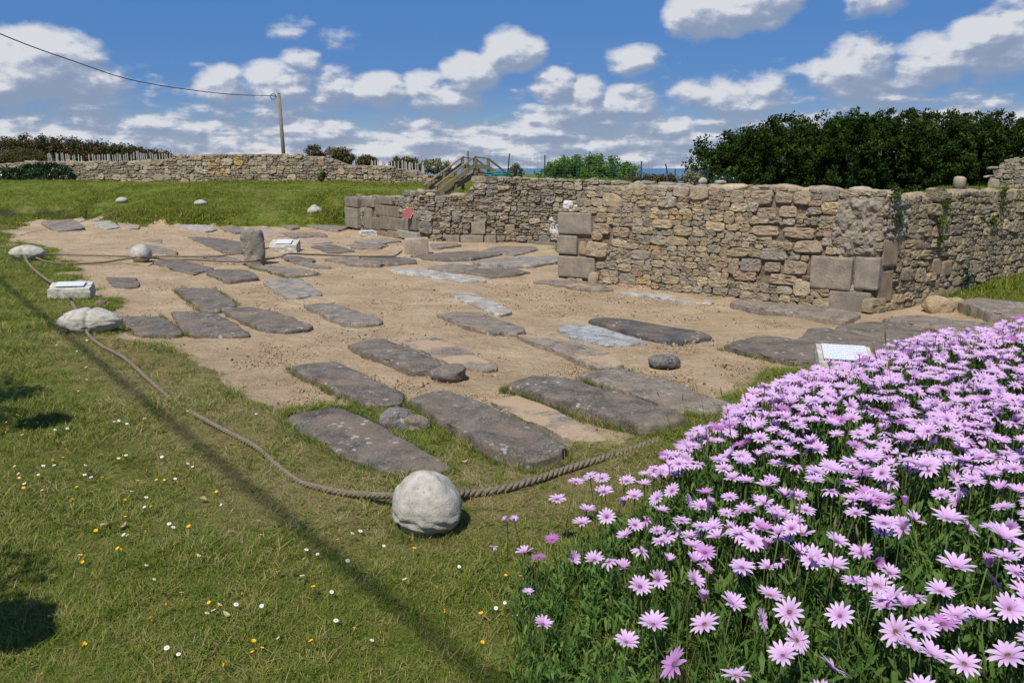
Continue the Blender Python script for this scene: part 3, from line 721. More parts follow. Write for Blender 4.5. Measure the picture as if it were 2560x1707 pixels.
patch(bpy.data.objects['church_wall_return'], -.03, .62, 1.0, 1.62, M_MORT2, 9.0, 'mortar_scar', .03, .05, 48)
# ---- doorway ruin: dressed blocks and rubble running towards the back wall
LD = (D1-D0).xy.length; gD = lambda *a: rect(D0, D1, *a)
tD = prof(D0, D1, [(870,493),(900,491),(945,493),(985,489),(1003,490)]) + prof(D0, D1, [(1012,484),(1030,477),(1048,476)]) + [(LD, 1.40)]
blD = [(*gD(871,493,902,518), .14, (0.77,0.76,0.71)), (*gD(872,519,903,569), .16, (0.96,0.95,0.88)), (*gD(905,494,918,518), .05, (0.73,0.71,0.67)), (*gD(919,496,943,518), .12, (0.86,0.84,0.77)),
       (*gD(918,519,936,573), .12, (0.90,0.88,0.79)), (*gD(945,493,957,512), .08, (0.69,0.67,0.65)), (*gD(958,491,986,512), .1, (0.79,0.77,0.72)),
       (*gD(944,513,1003,541), .1, (0.82,0.74,0.65)), (*gD(937,542,956,575), .1, (0.73,0.71,0.65)), (*gD(957,542,1016,576), .12, (0.82,0.77,0.72)), (*gD(1017,542,1028,576), .09, (0.86,0.82,0.73)), (*gD(1029,542,1049,576), .13, (0.67,0.65,0.64)),
       (*gD(938,577,982,597), .2, (0.84,0.77,0.69)), (*gD(983,577,1007,597), .2, (0.93,0.83,0.67)), (*gD(1008,577,1057,597), .2, (1.16,1.19,1.20)), (*gD(1009,598,1056,606), .18, (0.82,0.79,0.73))]
wall('doorway_ruin', D0, D1, tD, gline(D0, D1), 'ruined doorway jamb of grey dressed blocks with rubble above, left of the stairs', .034, PAL_K, 11, blD, thick=.7, N=12, bulge=(.04, .08))
# ---- back wall of the church
LK = (K1-D1).xy.length; gK = lambda *a: rect(D1, K1, *a)
tK = prof(D1, K1, [(1060,481),(1098,490),(1118,486),(1169,481),(1178,464),(1192,447),(1258,443),(1400,448),(1500,452),(1600,455),(1700,459),(1800,463)]) + [(LK, 1.5)]
blK = [(*gK(1174,554,1210,586), .12, (1.0,.98,.92)), (*gK(1112,587,1148,607), .22, (.88,.84,.78)), (*gK(1149,587,1207,607), .25, (1.0,.97,.9)), (*gK(1208,587,1238,607), .22, (.9,.86,.8)),
       (*gK(1237,548,1258,566), .05, (.95,.86,.76)), (*gK(1258,560,1283,582), .05, (1.0,.9,.78))]
wall('back_wall', D1 + Vector((.05, 0, 0)), K1, tK, gline(D1, K1), 'grey lichened rubble wall at the back with an upright block on a plinth', .040, PAL_K, 17, blK, thick=.8, N=12, bulge=(.04, .085))
bw = bpy.data.objects['back_wall']
s0, s1, z0, z1 = gK(1362, 538, 1400, 591); patch(bw, s0, s1, z0, z1, M_PLAST, 2.0, 'plaster_patch', .008, .05, 24)
s0, s1, z0, z1 = gK(1408, 500, 1446, 535); patch(bw, s0, s1, z0, z1, M_PLAST, 6.0, 'plaster_patch', .008, .05, 24)
s0, s1, z0, z1 = gK(1186, 488, 1262, 532); patch(bw, s0, s1, z0, z1, M_MORT2, 8.0, 'mortar_patch', .05, .055, 18)
s0, s1, z0, z1 = gK(1355, 490, 1385, 520); patch(bw, s0, s1, z0, z1, M_MORT2, 13.0, 'mortar_patch', .05, .055, 14)
# plaster left on the near wall end, seen as the white scrap beside the corner blocks
s0, s1, z0, z1 = gA(1408, 502, 1446, 531); patch(cw, s0, s1, z0, z1, M_PLAST, 3.0, 'plaster_scrap', .006, .022, 26)
# ---- far boundary wall across the lawn
F0 = Vector((-33.0, 44.4, 0)); F1 = Vector((-3.3, 35.6, 0))
tF = prof(F0, F1, [(-60,410),(0,410),(90,404),(170,403),(300,404),(418,400),(436,388),(544,385),(646,384),(760,388),(822,393),(858,409),(940,413),(985,417),(1040,430),(1091,437),(1120,440)])
bF = gline(F0, F1, 20)
def tintF(x, z, c, rnd):
    if abs(x-19.9) < .9 and rnd.random() < .28: return (.42, .30, .12)
    return c
wall('boundary_wall', F0, F1, tF, bF, 'long dry stone boundary wall across the far lawn, patched with yellow lichen', .085, PAL_F, 23, (), thick=.7, N=10, course=(.28, .55), bulge=(.05, .1), tint=tintF, capk=.8)
# ---- ruin at the far right edge
R0 = at(2478, 440, 23.0); R1 = at(2720, 440, 22.0); R0.z = R1.z = 0
tR = prof(R0, R1, [(2476,462),(2484,440),(2492,418),(2505,405),(2530,397),(2600,398),(2720,400)])
wall('ruined_gable', R0, R1, tR, [(0, 1.5), (3, 1.5)], 'broken grey rubble ruin standing behind the wall at the right edge', .04, PAL_K, 29, (), thick=.8, N=10, bulge=(.03, .07), coremat=M_MORT2)

# ------------------------------------------------------------------ grave slabs
def slab(pts, th, col_, sand, label, name='gravestone', tilt=0, seed=0, cat='gravestone', group='grave slabs set in the sand', base=None):
    W_ = [gp(u, v, th) for u, v in pts]
    zb = 0.0
    n0 = len(W_); rnd = random.Random(seed)
    # resample the outline with rounded corners
    P = []
    for _ in range(2):
        Q_ = []
        for i in range(len(W_)):
            a, c = W_[i], W_[(i+1) % len(W_)]; f = .07 if _ == 0 else .25
            Q_ += [a.lerp(c, f), a.lerp(c, 1-f)]
        W_ = Q_
    L = [0]
    for i in range(len(W_)): L.append(L[-1] + (W_[(i+1) % len(W_)]-W_[i]).length)
    N = 72; out = []
    for k in range(N):
        s_ = L[-1]*k/N; i = max(0, min(len(W_)-1, int(np.searchsorted(L, s_, 'right'))-1)); t = (s_-L[i])/max(1e-6, L[i+1]-L[i])
        q0 = W_[i].lerp(W_[(i+1) % len(W_)], t); j0 = .020
        out.append(q0 + Vector((j0*float(fbm(q0.x*5+seed, q0.y*5, 1.0, 3)), j0*float(fbm(q0.x*5, q0.y*5+seed, 7.0, 3)), 0)))
    c = sum(out, Vector())/N; zc = H1(c.x, c.y) if base is None else base
    ar = sum(out[k].x*out[(k+1) % N].y - out[(k+1) % N].x*out[k].y for k in range(N))
    if ar < 0: out.reverse()
    sz = (L[-1]/4); V = []; Fc = []
    edge = min(.014, th*.3+.004)
    rings = [(1.012, -.12), (1.012, th-edge*1.9), (1.0, th-edge*.9), (.975, th-edge*.15), (.90, th), (.70, th), (.42, th), (.16, th)]
    rg = .010 + .01*min(1, sz)
    for k, (sc, z) in enumerate(rings):
        for j, p in enumerate(out):
            q_ = c + (p-c)*sc; w = q_ - c
            nz = float(fbm(q_.x*2.6+seed, q_.y*2.6, seed*.7, 3))*(.014 if th > .05 else .009)
            if k in (1, 2): 
                e = float(fbm(p.x*16+seed, p.y*16, z*20+seed, 3))*rg*1.3; q_ = q_ + w.normalized()*e
            V.append((w.x + (q_.x-c.x-w.x), w.y + (q_.y-c.y-w.y), z + (nz if k >= 2 else 0)))
    V.append((0, 0, th))
    for k in range(len(rings)-1):
        for j in range(N): Fc.append((k*N+j, k*N+(j+1) % N, (k+1)*N+(j+1) % N, (k+1)*N+j))
    l0 = (len(rings)-1)*N
    for j in range(N): Fc.append((l0+j, l0+(j+1) % N, len(V)-1))
    me_ = mesh(name, V, Fc, M_SLAB); me_.set_sharp_from_angle(angle=rad(38))
    o = link(name, me_, None, (c.x, c.y, 0), color=(*col_, sand))
    tag(o, label, cat, group); return o
DK = (.138, .118, .094); DK2 = (.124, .107, .087); MD = (.20, .17, .136); LT = (.36, .335, .295); BR = (.205, .175, .14); PK = (.36, .28, .21)
SL = [
 ([(99,553),(185,548),(214,568),(146,577)], .26, BR, .3, 'thick brown grey slab propped high at the far left corner of the sand'),
 ([(150,588),(215,580),(248,589),(240,597),(205,602),(165,600)], .10, MD, .5, 'broken slab sunk just in front of the propped far left slab'),
 ([(228,550),(279,551),(299,567),(264,571),(234,562)], .14, LT, .25, 'left one of two small pale rough stones under the far bank'),
 ([(289,551),(326,551),(350,562),(348,569),(304,570)], .14, PK, .3, 'right one of two small pale rough stones, ochre tinted, under the far bank'),
 ([(435,557),(497,556),(545,571),(514,579),(450,566)], .17, LT, .35, 'raised pale flat slab against the grass bank left of the standing stone'),
 ([(544,568),(585,565),(612,570),(608,578),(588,582)], .12, MD, .25, 'dark lumpy stone directly behind the standing stone, beside the raised pale slab'),
 ([(327,591),(384,592),(407,600),(404,606),(354,602)], .11, MD, .35, 'short grey slab end sticking out of the sand beyond the round boulder'),
 ([(304,614),(378,610),(444,629),(440,633),(372,631)], .10, BR, .3, 'grey slab just behind the round white boulder'),
 ([(163,616),(222,611),(256,621),(205,630)], .02, MD, .65, 'sand covered flush slab between the oblong far boulder and the round boulder'),
 ([(52,613),(92,611),(133,619),(133,629),(98,629)], .09, DK, .2, 'dark small slab right behind the oblong far left boulder'),
 ([(463,591),(530,593),(605,604),(640,616),(604,630),(556,628)], .09, DK, .25, 'long dark slab behind and left of the standing stone'),
 ([(490,638),(545,636),(602,648),(598,653),(520,646)], .04, MD, .45, 'narrow grey slab under the rope left of the standing stone'),
 ([(377,651),(452,649),(541,671),(482,683),(442,675)], .09, DK, .2, 'dark slab with chipped front edge in front of the round boulder'),
 ([(512,679),(545,673),(620,673),(647,692),(572,701)], .14, DK, .2, 'raised dark slab with shadowed undercut front, in front of the standing stone'),
 ([(619,662),(700,664),(794,679),(790,683),(720,687)], .10, MD, .3, 'grey slab at the foot of the standing stone, pointing right'),
 ([(651,701),(755,695),(805,734),(748,741),(712,739)], .06, (.24,.22,.19), .5, 'mottled broken slab with pale patches right of the raised dark slab'),
 ([(262,691),(343,693),(349,715),(290,717)], .07, DK, .45, 'small isolated dark slab on the left, level with the plaque block'),
 ([(432,720),(536,720),(597,761),(542,777),(506,776)], .05, DK, .12, 'flat dark rectangular slab, rear one of the left cluster of four'),
 ([(425,776),(544,781),(625,832),(612,836),(482,834),(450,817)], .09, DK, .15, 'dark slab at the front middle of the left cluster of four'),
 ([(544,768),(633,766),(728,790),(783,812),(776,817),(702,824),(640,813)], .11, DK, .15, 'long dark rounded slab on the right side of the left cluster of four'),
 ([(292,791),(398,788),(466,833),(345,837)], .04, DK2, .4, 'worn dark slab nearest the rope in the left cluster of four'),
 ([(755,759),(833,756),(904,780),(955,799),(948,804),(860,808)], .07, MD, .35, 'grey slab alone in the sand between left cluster and the pale flush slab'),
 ([(868,857),(940,846),(966,848),(1109,904),(1100,917),(1022,923)], .16, DK, .25, 'thick dark slab with deep front edge in the middle foreground'),
 ([(999,854),(1089,841),(1116,853),(1252,914),(1207,925),(1122,905)], .04, MD, .6, 'flat grey slab half dusted with sand beside the thick dark slab'),
 ([(719,911),(840,899),(1002,981),(1004,998),(957,1008),(906,1003)], .14, DK, .15, 'dark slab with pale lichen rosettes behind the lowest left slab'),
 ([(709,1048),(735,1032),(847,1015),(902,1036),(1130,1163),(1099,1174),(978,1178),(882,1149)], .10, DK2, .08, 'long dark slab lying in the grass just behind the front white boulder'),
 ([(1021,990),(1082,974),(1130,974),(1239,1018),(1283,1038),(1419,1110),(1400,1133),(1322,1149),(1242,1128)], .20, (.135,.116,.093), .08, 'biggest dark slab with a mossy left side, right of the front boulder'),
 ([(1262,951),(1340,937),(1406,939),(1560,985),(1715,1035),(1690,1055),(1605,1062),(1420,1003)], .20, DK, .1, 'long dark slab with grassy left side running into the flower bed'),
 ([(1444,933),(1500,921),(1577,924),(1656,945),(1835,1010),(1790,1028),(1640,1006)], .14, MD, .12, 'grey slab just behind the long dark slab at the flower bed edge'),
 ([(1222,1000),(1290,986),(1385,1022),(1525,1094),(1425,1098)], .025, MD, .72, 'flush slab almost hidden under sand between the two biggest dark slabs'),
 ([(1285,835),(1382,832),(1562,902),(1556,911),(1496,916),(1406,884)], .09, BR, .62, 'long brownish slab streaked with sand in the centre'),
 ([(1389,818),(1413,808),(1471,810),(1620,851),(1616,856),(1516,860),(1437,841)], .08, (.30,.305,.305), .15, 'light blue grey slab tapering right in the centre'),
 ([(1474,799),(1495,793),(1552,795),(1763,830),(1777,836),(1760,843),(1696,852),(1622,842),(1560,824)], .11, (.075,.073,.072), .1, 'nearly black slab blotched with white lichen, behind the light blue grey slab'),
 ([(1085,783),(1141,778),(1202,780),(1318,823),(1290,831),(1220,829),(1168,812)], .09, MD, .25, 'rounded grey slab in front of the pale flush slab'),
 ([(1118,733),(1176,728),(1285,777),(1246,786)], .025, LT, .45, 'pale flush slab in the open sand left of the church wall'),
 ([(972,674),(1033,669),(1163,686),(1163,691),(1108,696),(1040,686)], .05, (.38,.36,.32), .3, 'long whitish slab in the middle distance'),
 ([(1118,698),(1170,691),(1220,700),(1142,705)], .03, LT, .35, 'small whitish slab end touching the long whitish slab'),
 ([(1067,669),(1132,657),(1193,664),(1193,669),(1154,679)], .08, MD, .2, 'grey slab right behind the long whitish slab'),
 ([(1156,678),(1203,670),(1278,669),(1324,679),(1286,686),(1226,690)], .08, DK, .2, 'dark slab in front of the big step slab by the wall end'),
 ([(1176,653),(1290,641),(1395,640),(1397,651),(1332,662),(1210,660)], .17, (.24,.22,.19), .25, 'big thick step slab butting against the corner blocks of the church wall'),
 ([(1022,637),(1180,626),(1262,632),(1172,647),(1082,647)], .09, DK, .25, 'long dark slab reaching from the upright block towards the step slab'),
 ([(1200,627),(1240,614),(1338,616),(1345,623),(1290,636)], .07, MD, .3, 'wide grey slab behind the step slab, near the plaster patch'),
 ([(1295,597),(1340,597),(1394,608),(1394,613),(1330,606)], .03, DK, .25, 'dark strip of slab along the foot of the back wall'),
 ([(895,641),(960,636),(1040,648),(1040,655),(966,659)], .09, DK, .25, 'dark slab in front of the upright granite block, right one of a pair'),
 ([(812,645),(870,641),(958,656),(950,661),(878,659)], .08, MD, .3, 'grey slab in front of the upright granite block, left one of a pair'),
 ([(700,641),(738,640),(786,647),(782,651),(724,650)], .09, DK, .2, 'small dark slab the rope lies over, right of the standing stone'),
 ([(731,655),(765,653),(830,668),(790,668)], .04, MD, .4, 'thin grey slab edge in the sand right of the standing stone'),
 ([(776,615),(826,609),(890,626),(822,630)], .06, DK, .3, 'dark slab right of the plaque block by the standing stone'),
 ([(865,611),(940,607),(970,612),(950,619),(890,619)], .05, MD, .35, 'grey slab left of the upright granite block'),
 ([(880,601),(955,595),(1006,600),(945,608)], .10, (.25,.22,.185), .35, 'tan slab lying along the foot of the doorway ruin'),
 ([(690,581),(800,580),(822,588),(735,591)], .10, MD, .3, 'long grey slab under the far bank between standing stone and doorway'),
 ([(727,598),(800,592),(834,604),(770,609)], .04, PK, .6, 'pinkish sandy slab behind the plaque block by the standing stone'),
 ([(623,567),(665,564),(716,590),(662,591)], .05, PK, .5, 'pinkish slanting slab just right of the standing stone top'),
 ([(694,560),(740,557),(750,568),(724,571)], .12, MD, .2, 'small grey stone block at the foot of the bank, behind the pinkish slabs'),
 ([(752,561),(800,560),(872,567),(845,575),(812,572)], .12, BR, .3, 'stepped brown slab left of the doorway jamb'),
 ([(1075,609),(1140,606),(1155,612),(1085,620)], .05, MD, .4, 'sandy grey slab in front of the plinth blocks of the back wall'),
 ([(1331,702),(1392,692),(1525,715),(1532,722),(1474,722)], .015, MD, .55, 'flush grey slab in the sand by the left end of the church wall'),
 ([(1535,729),(1603,728),(1790,752),(1777,758),(1730,756)], .02, LT, .5, 'pale flush slab along the foot of the church wall'),
 ([(1823,753),(1843,749),(2074,766),(2146,783),(2122,799),(2074,793),(1870,769)], .17, MD, .3, 'long thick grey slab at the foot of the church wall corner'),
 ([(1806,862),(1886,838),(1950,841),(2120,874),(2128,884),(2073,905),(1960,897)], .15, DK2, .12, 'dark domed slab left of the white plaque block by the flowers'),
 ([(1998,845),(2022,820),(2066,820),(2185,841),(2340,874),(2300,889),(2150,879)], .18, DK, .12, 'ridged dark slab behind the white plaque block by the flowers'),
 ([(2080,817),(2127,807),(2195,801),(2410,845),(2385,866),(2290,863)], .18, DK, .15, 'middle dark slab of the overlapping group behind the flowers'),
 ([(2200,793),(2290,785),(2530,813),(2480,837),(2400,836)], .16, MD, .15, 'rear grey slab of the overlapping group behind the flowers'),
 ([(2392,756),(2440,742),(2575,757),(2585,796),(2487,783)], .28, MD, .12, 'thick grey slab at the right edge in front of the grass strip'),
]
SL = [(a, max(.012, b*(.32 if b < .2 else .42)), c, d, e) for (a, b, c, d, e) in SL]
for i, (pts, th, c_, sd2, lab) in enumerate(SL): slab(pts, th, c_, sd2, lab, seed=i+1)

# ------------------------------------------------------------------ loose rocks
def rock(u, v, wpx, hpx, label, mat=None, col_=(.15,.14,.13), seed=1, sink=.35, name='rock', sub=4, depth=1.0, amp=.2, cat='rock', group=None, rz=0, fr=2.2):
    p = gpg(u, v); dist = (p-Vector((0,0,CAMH))).length; w = wpx*dist/FPX; h = hpx*dist/FPX
    me = lump(name, (w, w*depth, h/(1-sink)), random.Random(seed), sub, amp, fr, mat or M_SLAB, seed)
    o = link(name, me, None, (p.x, p.y + w*depth*.35, p.z + h/(1-sink)*(.5-sink)), (0, 0, rz), color=(*col_, .1)); tag(o, label, cat, group); return o
rock(990, 1073, 98, 46, 'dark rounded rock wedged between two big foreground slabs', seed=3, depth=.8)
rock(1036, 1078, 70, 38, 'mossy smaller rock beside the big slab in the foreground', seed=5, depth=.8, col_=(.17,.15,.11))
rock(1122, 949, 92, 34, 'half buried dark stone at the front corner of the thick dark slab', seed=8, depth=.7)
rock(1664, 916, 84, 24, 'small grey stone alone in the sand beyond the flower bed', seed=9, depth=.6)
rock(2352, 777, 62, 30, 'yellow tan rock left of the thick slab at the right', mat=M_RUB, col_=(.40,.30,.19), seed=12, depth=.7)
rock(2392, 770, 42, 22, 'smaller yellow tan rock touching the thick slab at the right', mat=M_RUB, col_=(.36,.27,.17), seed=14, depth=.7)
rock(1485, 707, 30, 24, 'tan stone set against the foot of the church wall', mat=M_RUB, col_=(.36,.28,.18), seed=15, depth=.7)
rock(250, 766, 26, 12, 'dark clod of turf by the plaque block at the left rim', mat=M_MORT, seed=16, depth=.6)
for u, v, sz, sd2, lab in ((1757, 454, (.25, .22, .19), 17, 'pale rounded rock sitting on the wall top below the dark trees'), (1802, 456, (.31, .24, .10), 18, 'flat pale stone sitting on the wall top beside the dark trees')):
    tag(link('rock', lump('rock', sz, random.Random(sd2), 3, .2, 2.2, M_RUB, sd2), None, at(u, v, 21.95), color=(.34,.32,.27,1)), lab, 'rock')
rock(785, 532, 28, 17, 'broken white stone on the grass left of the doorway ruin', mat=M_BOUL, seed=19, depth=.8, amp=.3)
m_ = MB(); m_.tube([(0,0,-.1), (0,0,.1), (.004,0,.13), (.006,0,.15)], [.10,.098,.09,.05], 14)
pp = at(2398, 464, 13.6); tag(link('stone_stub', m_.mesh('stone_stub', M_GRAN, True), None, pp, color=(1.2,1.15,1.0,1)), 'short round stone stub standing on top of the right wall', 'stone')

# ------------------------------------------------------------------ white mooring boulders, standing stone, plaque blocks
def boulder(u, v, wpx, hpx, label, seed, depth=.85, rz=0, sink=.12, ledge=0.0, groove=False, sub=5):
    p = gpg(u, v); dist = (p-Vector((0,0,CAMH))).length; w = wpx*dist/FPX; h = hpx*dist/FPX
    bm = bmesh.new(); bmesh.ops.create_icosphere(bm, subdivisions=sub, radius=1.0)
    P = np.array([v_.co[:] for v_ in bm.verts]); n = fbm(P[:,0]*1.1+seed, P[:,1]*1.1, P[:,2]*1.1+seed, 4); n2 = fbm(P[:,0]*5+seed, P[:,1]*5, P[:,2]*9, 3)
    r = 1 + .10*n + .009*n2
    if ledge:      # bedded, split-looking underside
        zz = P[:,2] + .25*P[:,0]*.4 + .08*n; lay = np.sin(zz*24 + 3*n)
        r = r + ledge*.045*np.where(P[:,2] < -.05, lay, 0)*S(0, .25, -P[:,2]) + ledge*.05*np.where(P[:,2] < -.35, -1, 0)*S(.3, .6, -P[:,2])
    if groove: r = r - .20*np.exp(-((P[:,0]-.10)/.07)**2) - .12*S(0, -1, P[:,0])*np.abs(P[:,2]) + .03*n2
    P = P*r[:, None]
    for v_, q_ in zip(bm.verts, P): v_.co = (q_[0]*w/2, q_[1]*w*depth/2, q_[2]*h/(1-sink)/2)
    me = bpy.data.meshes.new('mooring_boulder'); bm.to_mesh(me); bm.free(); me.polygons.foreach_set('use_smooth', [True]*len(me.polygons)); me.materials.append(M_BOUL)
    o = link('mooring_boulder', me, None, (p.x, p.y + w*depth*.42, p.z + h/(1-sink)*(.5-sink)), (0, 0, rz)); tag(o, label, 'boulder', 'white mooring boulders holding the rope'); return o
b1 = boulder(1060, 1352, 174, 150, 'large white boulder in the foreground holding both rope ends', 3, ledge=1.0, depth=.9)
b2 = boulder(207, 838, 128, 54, 'oblong pale grey boulder split by a groove, rope tied round it', 7, depth=.55, rz=.12, groove=True)
b3 = boulder(55, 653, 74, 33, 'oblong whitish boulder at the far left where the ropes meet', 11, depth=.6, groove=True, sub=4)
b4 = boulder(344, 655, 46, 37, 'round white boulder the far rope passes through', 13, depth=.95, sub=4)
b5 = boulder(301, 509, 27, 13, 'left one of two white stones lying on the far lawn', 17, sub=3)
b6 = boulder(498, 515, 28, 13, 'right one of two white stones lying on the far lawn', 19, sub=3)
# standing stone
p = gp(632, 661); V = []; Fc = []; N = 36; K = 36
for k in range(K+1):
    t = k/K; z = t*.80 - .08; w = .245 - .035*t - .02*math.sin(t*7); dd = .19 - .02*t
    if t > .95: w *= 1-(t-.95)*2.4; dd *= 1-(t-.95)*2.4
    for j in range(N):
        a = 2*math.pi*j/N; r = (abs(math.cos(a))**3.2+abs(math.sin(a))**3.2)**(-1/3.2)
        r *= 1 + .11*float(fbm(math.cos(a)*1.9+5, math.sin(a)*1.9, z*5.0, 5, .6)) - .16*math.exp(-((a-4.75)/.16)**2-((z-.20)/.05)**2)
        V.append((r*w*math.cos(a) - .03*t, r*dd*math.sin(a), z + .02*float(vn(a*2, t*3, 2.0))))
V.append((-.03, 0, .72))
for k in range(K):
    for j in range(N): Fc.append((k*N+j, k*N+(j+1) % N, (k+1)*N+(j+1) % N, (k+1)*N+j))
for j in range(N): Fc.append((K*N+j, K*N+(j+1) % N, len(V)-1))
M_STAND = mat_rubble('standing_stone_rock', bs_=.95)
tag(link('standing_stone', mesh('standing_stone', V, Fc, M_STAND), None, (p.x, p.y+.17, 0), (0, 0, .08), color=(.25,.232,.195,1)), 'upright grey stone pillar pierced by the rope among the far slabs', 'standing stone')
def plaqueblock(u, v, wpx, hm, depth, rz, tilt, label, plaqw, plaqd, seed, col_=(1,1,1), broken=True):
    p = gpg(u, v); dist = (p-Vector((0,0,CAMH))).length; w = wpx*dist/FPX
    root = empty('plaque_block', (p.x, p.y+depth*.5, p.z), rz); tag(root, label, 'plaque block')
    bm = bmesh.new(); bmesh.ops.create_cube(bm, size=1); bmesh.ops.subdivide_edges(bm, edges=bm.edges[:], cuts=7, use_grid_fill=True)
    for v_ in bm.verts:
        x, y, z = v_.co; n = float(fbm(x*4+seed, y*4, z*4, 3)); zz = (z+.5)
        k = 1 - .10*max(0, (max(abs(x), abs(y))-.36)/.14)*(zz > .8)*.3
        top = hm + tilt*(y)*depth
        v_.co = (x*w*(1+.04*n), y*depth*(1+.05*n), -.08 + zz*(top+.08)*(1 if zz < .99 else 1-.05*abs(n)))
    me = bpy.data.meshes.new('block'); bm.to_mesh(me); bm.free(); me.polygons.foreach_set('use_smooth', [False]*len(me.polygons)); me.materials.append(M_CONC)
    link('block', me, root)
    m2 = MB(); m2.box((0,0,0), (plaqw, plaqd, .012), None, .003)
    link('plaque', m2.mesh('plaque', M_PLAQ), root, (0, -.01, hm+.018), (math.atan(tilt), 0, 0)); return root
plaqueblock(170, 748, 84, .20, .26, .18, .30, 'pale concrete block with a white plaque on the left rim, rope passing through', .42, .17, 2)
plaqueblock(707, 628, 66, .20, .36, 0.0, .32, 'square concrete block with a tilted white plaque right of the standing stone', .38, .26, 4)
plaqueblock(916, 590, 42, .12, .40, .3, .05, 'low concrete block with a flat white plaque at the doorway foot', .36, .30, 6)
pb = gp(2140, 962); root = plaqueblock(2128, 962, 118, .25, .42, -.28, .22, 'white plaque on a chipped concrete block behind the pink flowers', .40, .34, 8)
# upright granite block at the end of the far rope
p = gp(1040, 634); m_ = MB(); m_.box((0,0,.15), (.56, .36, .42), None, .03)
V = [(v[0]+.015*float(vn(v[0]*8, v[1]*8, v[2]*8)), v[1], v[2]+.02*v[0]) for v in m_.V]
tag(link('upright_block', mesh('upright_block', V, m_.F, M_GRAN), None, (p.x, p.y+.18, 0), (0,0,.1), color=(1.25,1.2,1.1,1)), 'pale granite block standing in the sand where the far rope ends', 'stone block')
# red information panel on the doorway ledge
root = empty('red_panel', (0, 0, 0)); pp = at(1021, 548, 22.6); root.location = pp; root.rotation_euler = (0, 0, -.5)
m_ = MB(); m_.box((0,0,0), (.27, .36, .015), None, .004); pn = link('panel', m_.mesh('panel', M_RED), root, (0, 0, .17), (math.radians(42), 0, .1))
m_ = MB(); m_.box((0,0,0), (.285, .375, .01)); link('panel_back', m_.mesh('panel_back', M_PALE), root, (0.005, .008, .16), (math.radians(42), 0, .1))
m_ = MB(); m_.tube([(0,.1,-.12),(0,.1,.14)], .02, 8); link('leg', m_.mesh('leg', M_GREENP), root)
tag(root, 'tilted red information panel on the ledge of the doorway ruin', 'panel')

# ------------------------------------------------------------------ ropes
def catmull(P, step):
    P = [Vector(p) for p in P]; P = [P[0]*2-P[1]] + P + [P[-1]*2-P[-2]]; out = []
    for i in range(1, len(P)-2):
        n = max(2, int((P[i+1]-P[i]).length/step))
        for k in range(n):
            t = k/n; a, b_, c, d_ = P[i-1], P[i], P[i+1], P[i+2]
            out.append(.5*((2*b_) + (c-a)*t + (2*a-5*b_+4*c-d_)*t*t + (3*b_-a-3*c+d_)*t**3))
    out.append(P[-2]); return out
def rope(px, label, dia=.052, step=.016, sides=6, dz=None, pts=None):
    if pts is None: pts = [gpg(e[0], e[1], (e[2] if len(e) > 2 else .02)) for e in px]
    C = catmull(pts, step); r = dia*.29; off = dia*.26; root = empty('rope', C[0]); tag(root, label, 'rope')
    L = 0; fr = []; up = Vector((0,0,1))
    for i, p in enumerate(C):
        t = (C[min(i+1, len(C)-1)]-C[max(i-1, 0)]).normalized(); s_ = t.cross(up).normalized(); n = s_.cross(t); fr.append((p, s_, n))
    for k in range(3):
        path = []; L = 0
        for i, (p, s_, n) in enumerate(fr):
            if i: L += (C[i]-C[i-1]).length
            a = L/(dia*2.9)*2*math.pi + k*2.0944; path.append(p + s_*(off*math.cos(a)) + n*(off*math.sin(a)) - C[0])
        m_ = MB(); m_.tube(path, r, sides); link('strand', m_.mesh('strand', M_ROPE, True), root)
    return root
rope([(212,812,.10),(222,838,.03),(255,866,.025),(310,895,.025),(370,950,.02),(420,995,.0),(455,1018,-.05),(470,1028,-.02),(520,1058,.02),(580,1090,.01),(640,1122,.02),(700,1175,.005),(745,1205,.005),(800,1222,.02),(880,1238,.03),(990,1243,.10)],
     'twisted rope running from the oblong grooved boulder to the front white boulder', .042)
rope([(1120,1240,.09),(1180,1236,.03),(1260,1222,.03),(1340,1200,.03),(1430,1172,.025),(1500,1150,.02),(1580,1125,.0),(1650,1100,.0)], 'thick twisted rope leading right from the front boulder into the flowers', .052)
rope([(62,643,.10),(72,660,.05),(95,683,.05),(125,705,.10),(150,716,.18)], 'frayed rope between the far left boulder and the left plaque block', .055, .03)
rope([(172,742,.12),(180,758,.03),(192,778,.03),(203,800,.12)], 'short worn rope between the left plaque block and the grooved boulder', .055, .03)
rope([(90,645,.12),(118,655,.05),(150,659,.02),(200,659,.02),(260,656,.03),(300,650,.06),(340,643,.16)], 'rope from the far left boulder to the round white boulder', .05, .04, 5)
rope([(350,644,.16),(390,646,.06),(420,650,.02),(480,650,.03),(540,653,.03),(600,655,.05),(640,652,.12)], 'rope from the round white boulder to the standing stone', .05, .04, 5)
rope([(640,651,.14),(668,648,.05),(700,642,.08),(722,634,.16),(760,636,.12),(820,638,.06),(880,640,.05),(940,641,.06),(985,640,.06),(1004,628,.18)], 'rope from the standing stone to the upright granite block', .05, .05, 5)
rope([(80,637,.12),(130,637,.03),(220,639,.02),(320,641,.02),(420,641,.02),(520,642,.03),(580,636,.08),(640,627,.16),(672,620,.16)], 'rear rope running behind the round boulder and the standing stone', .045, .05, 5)

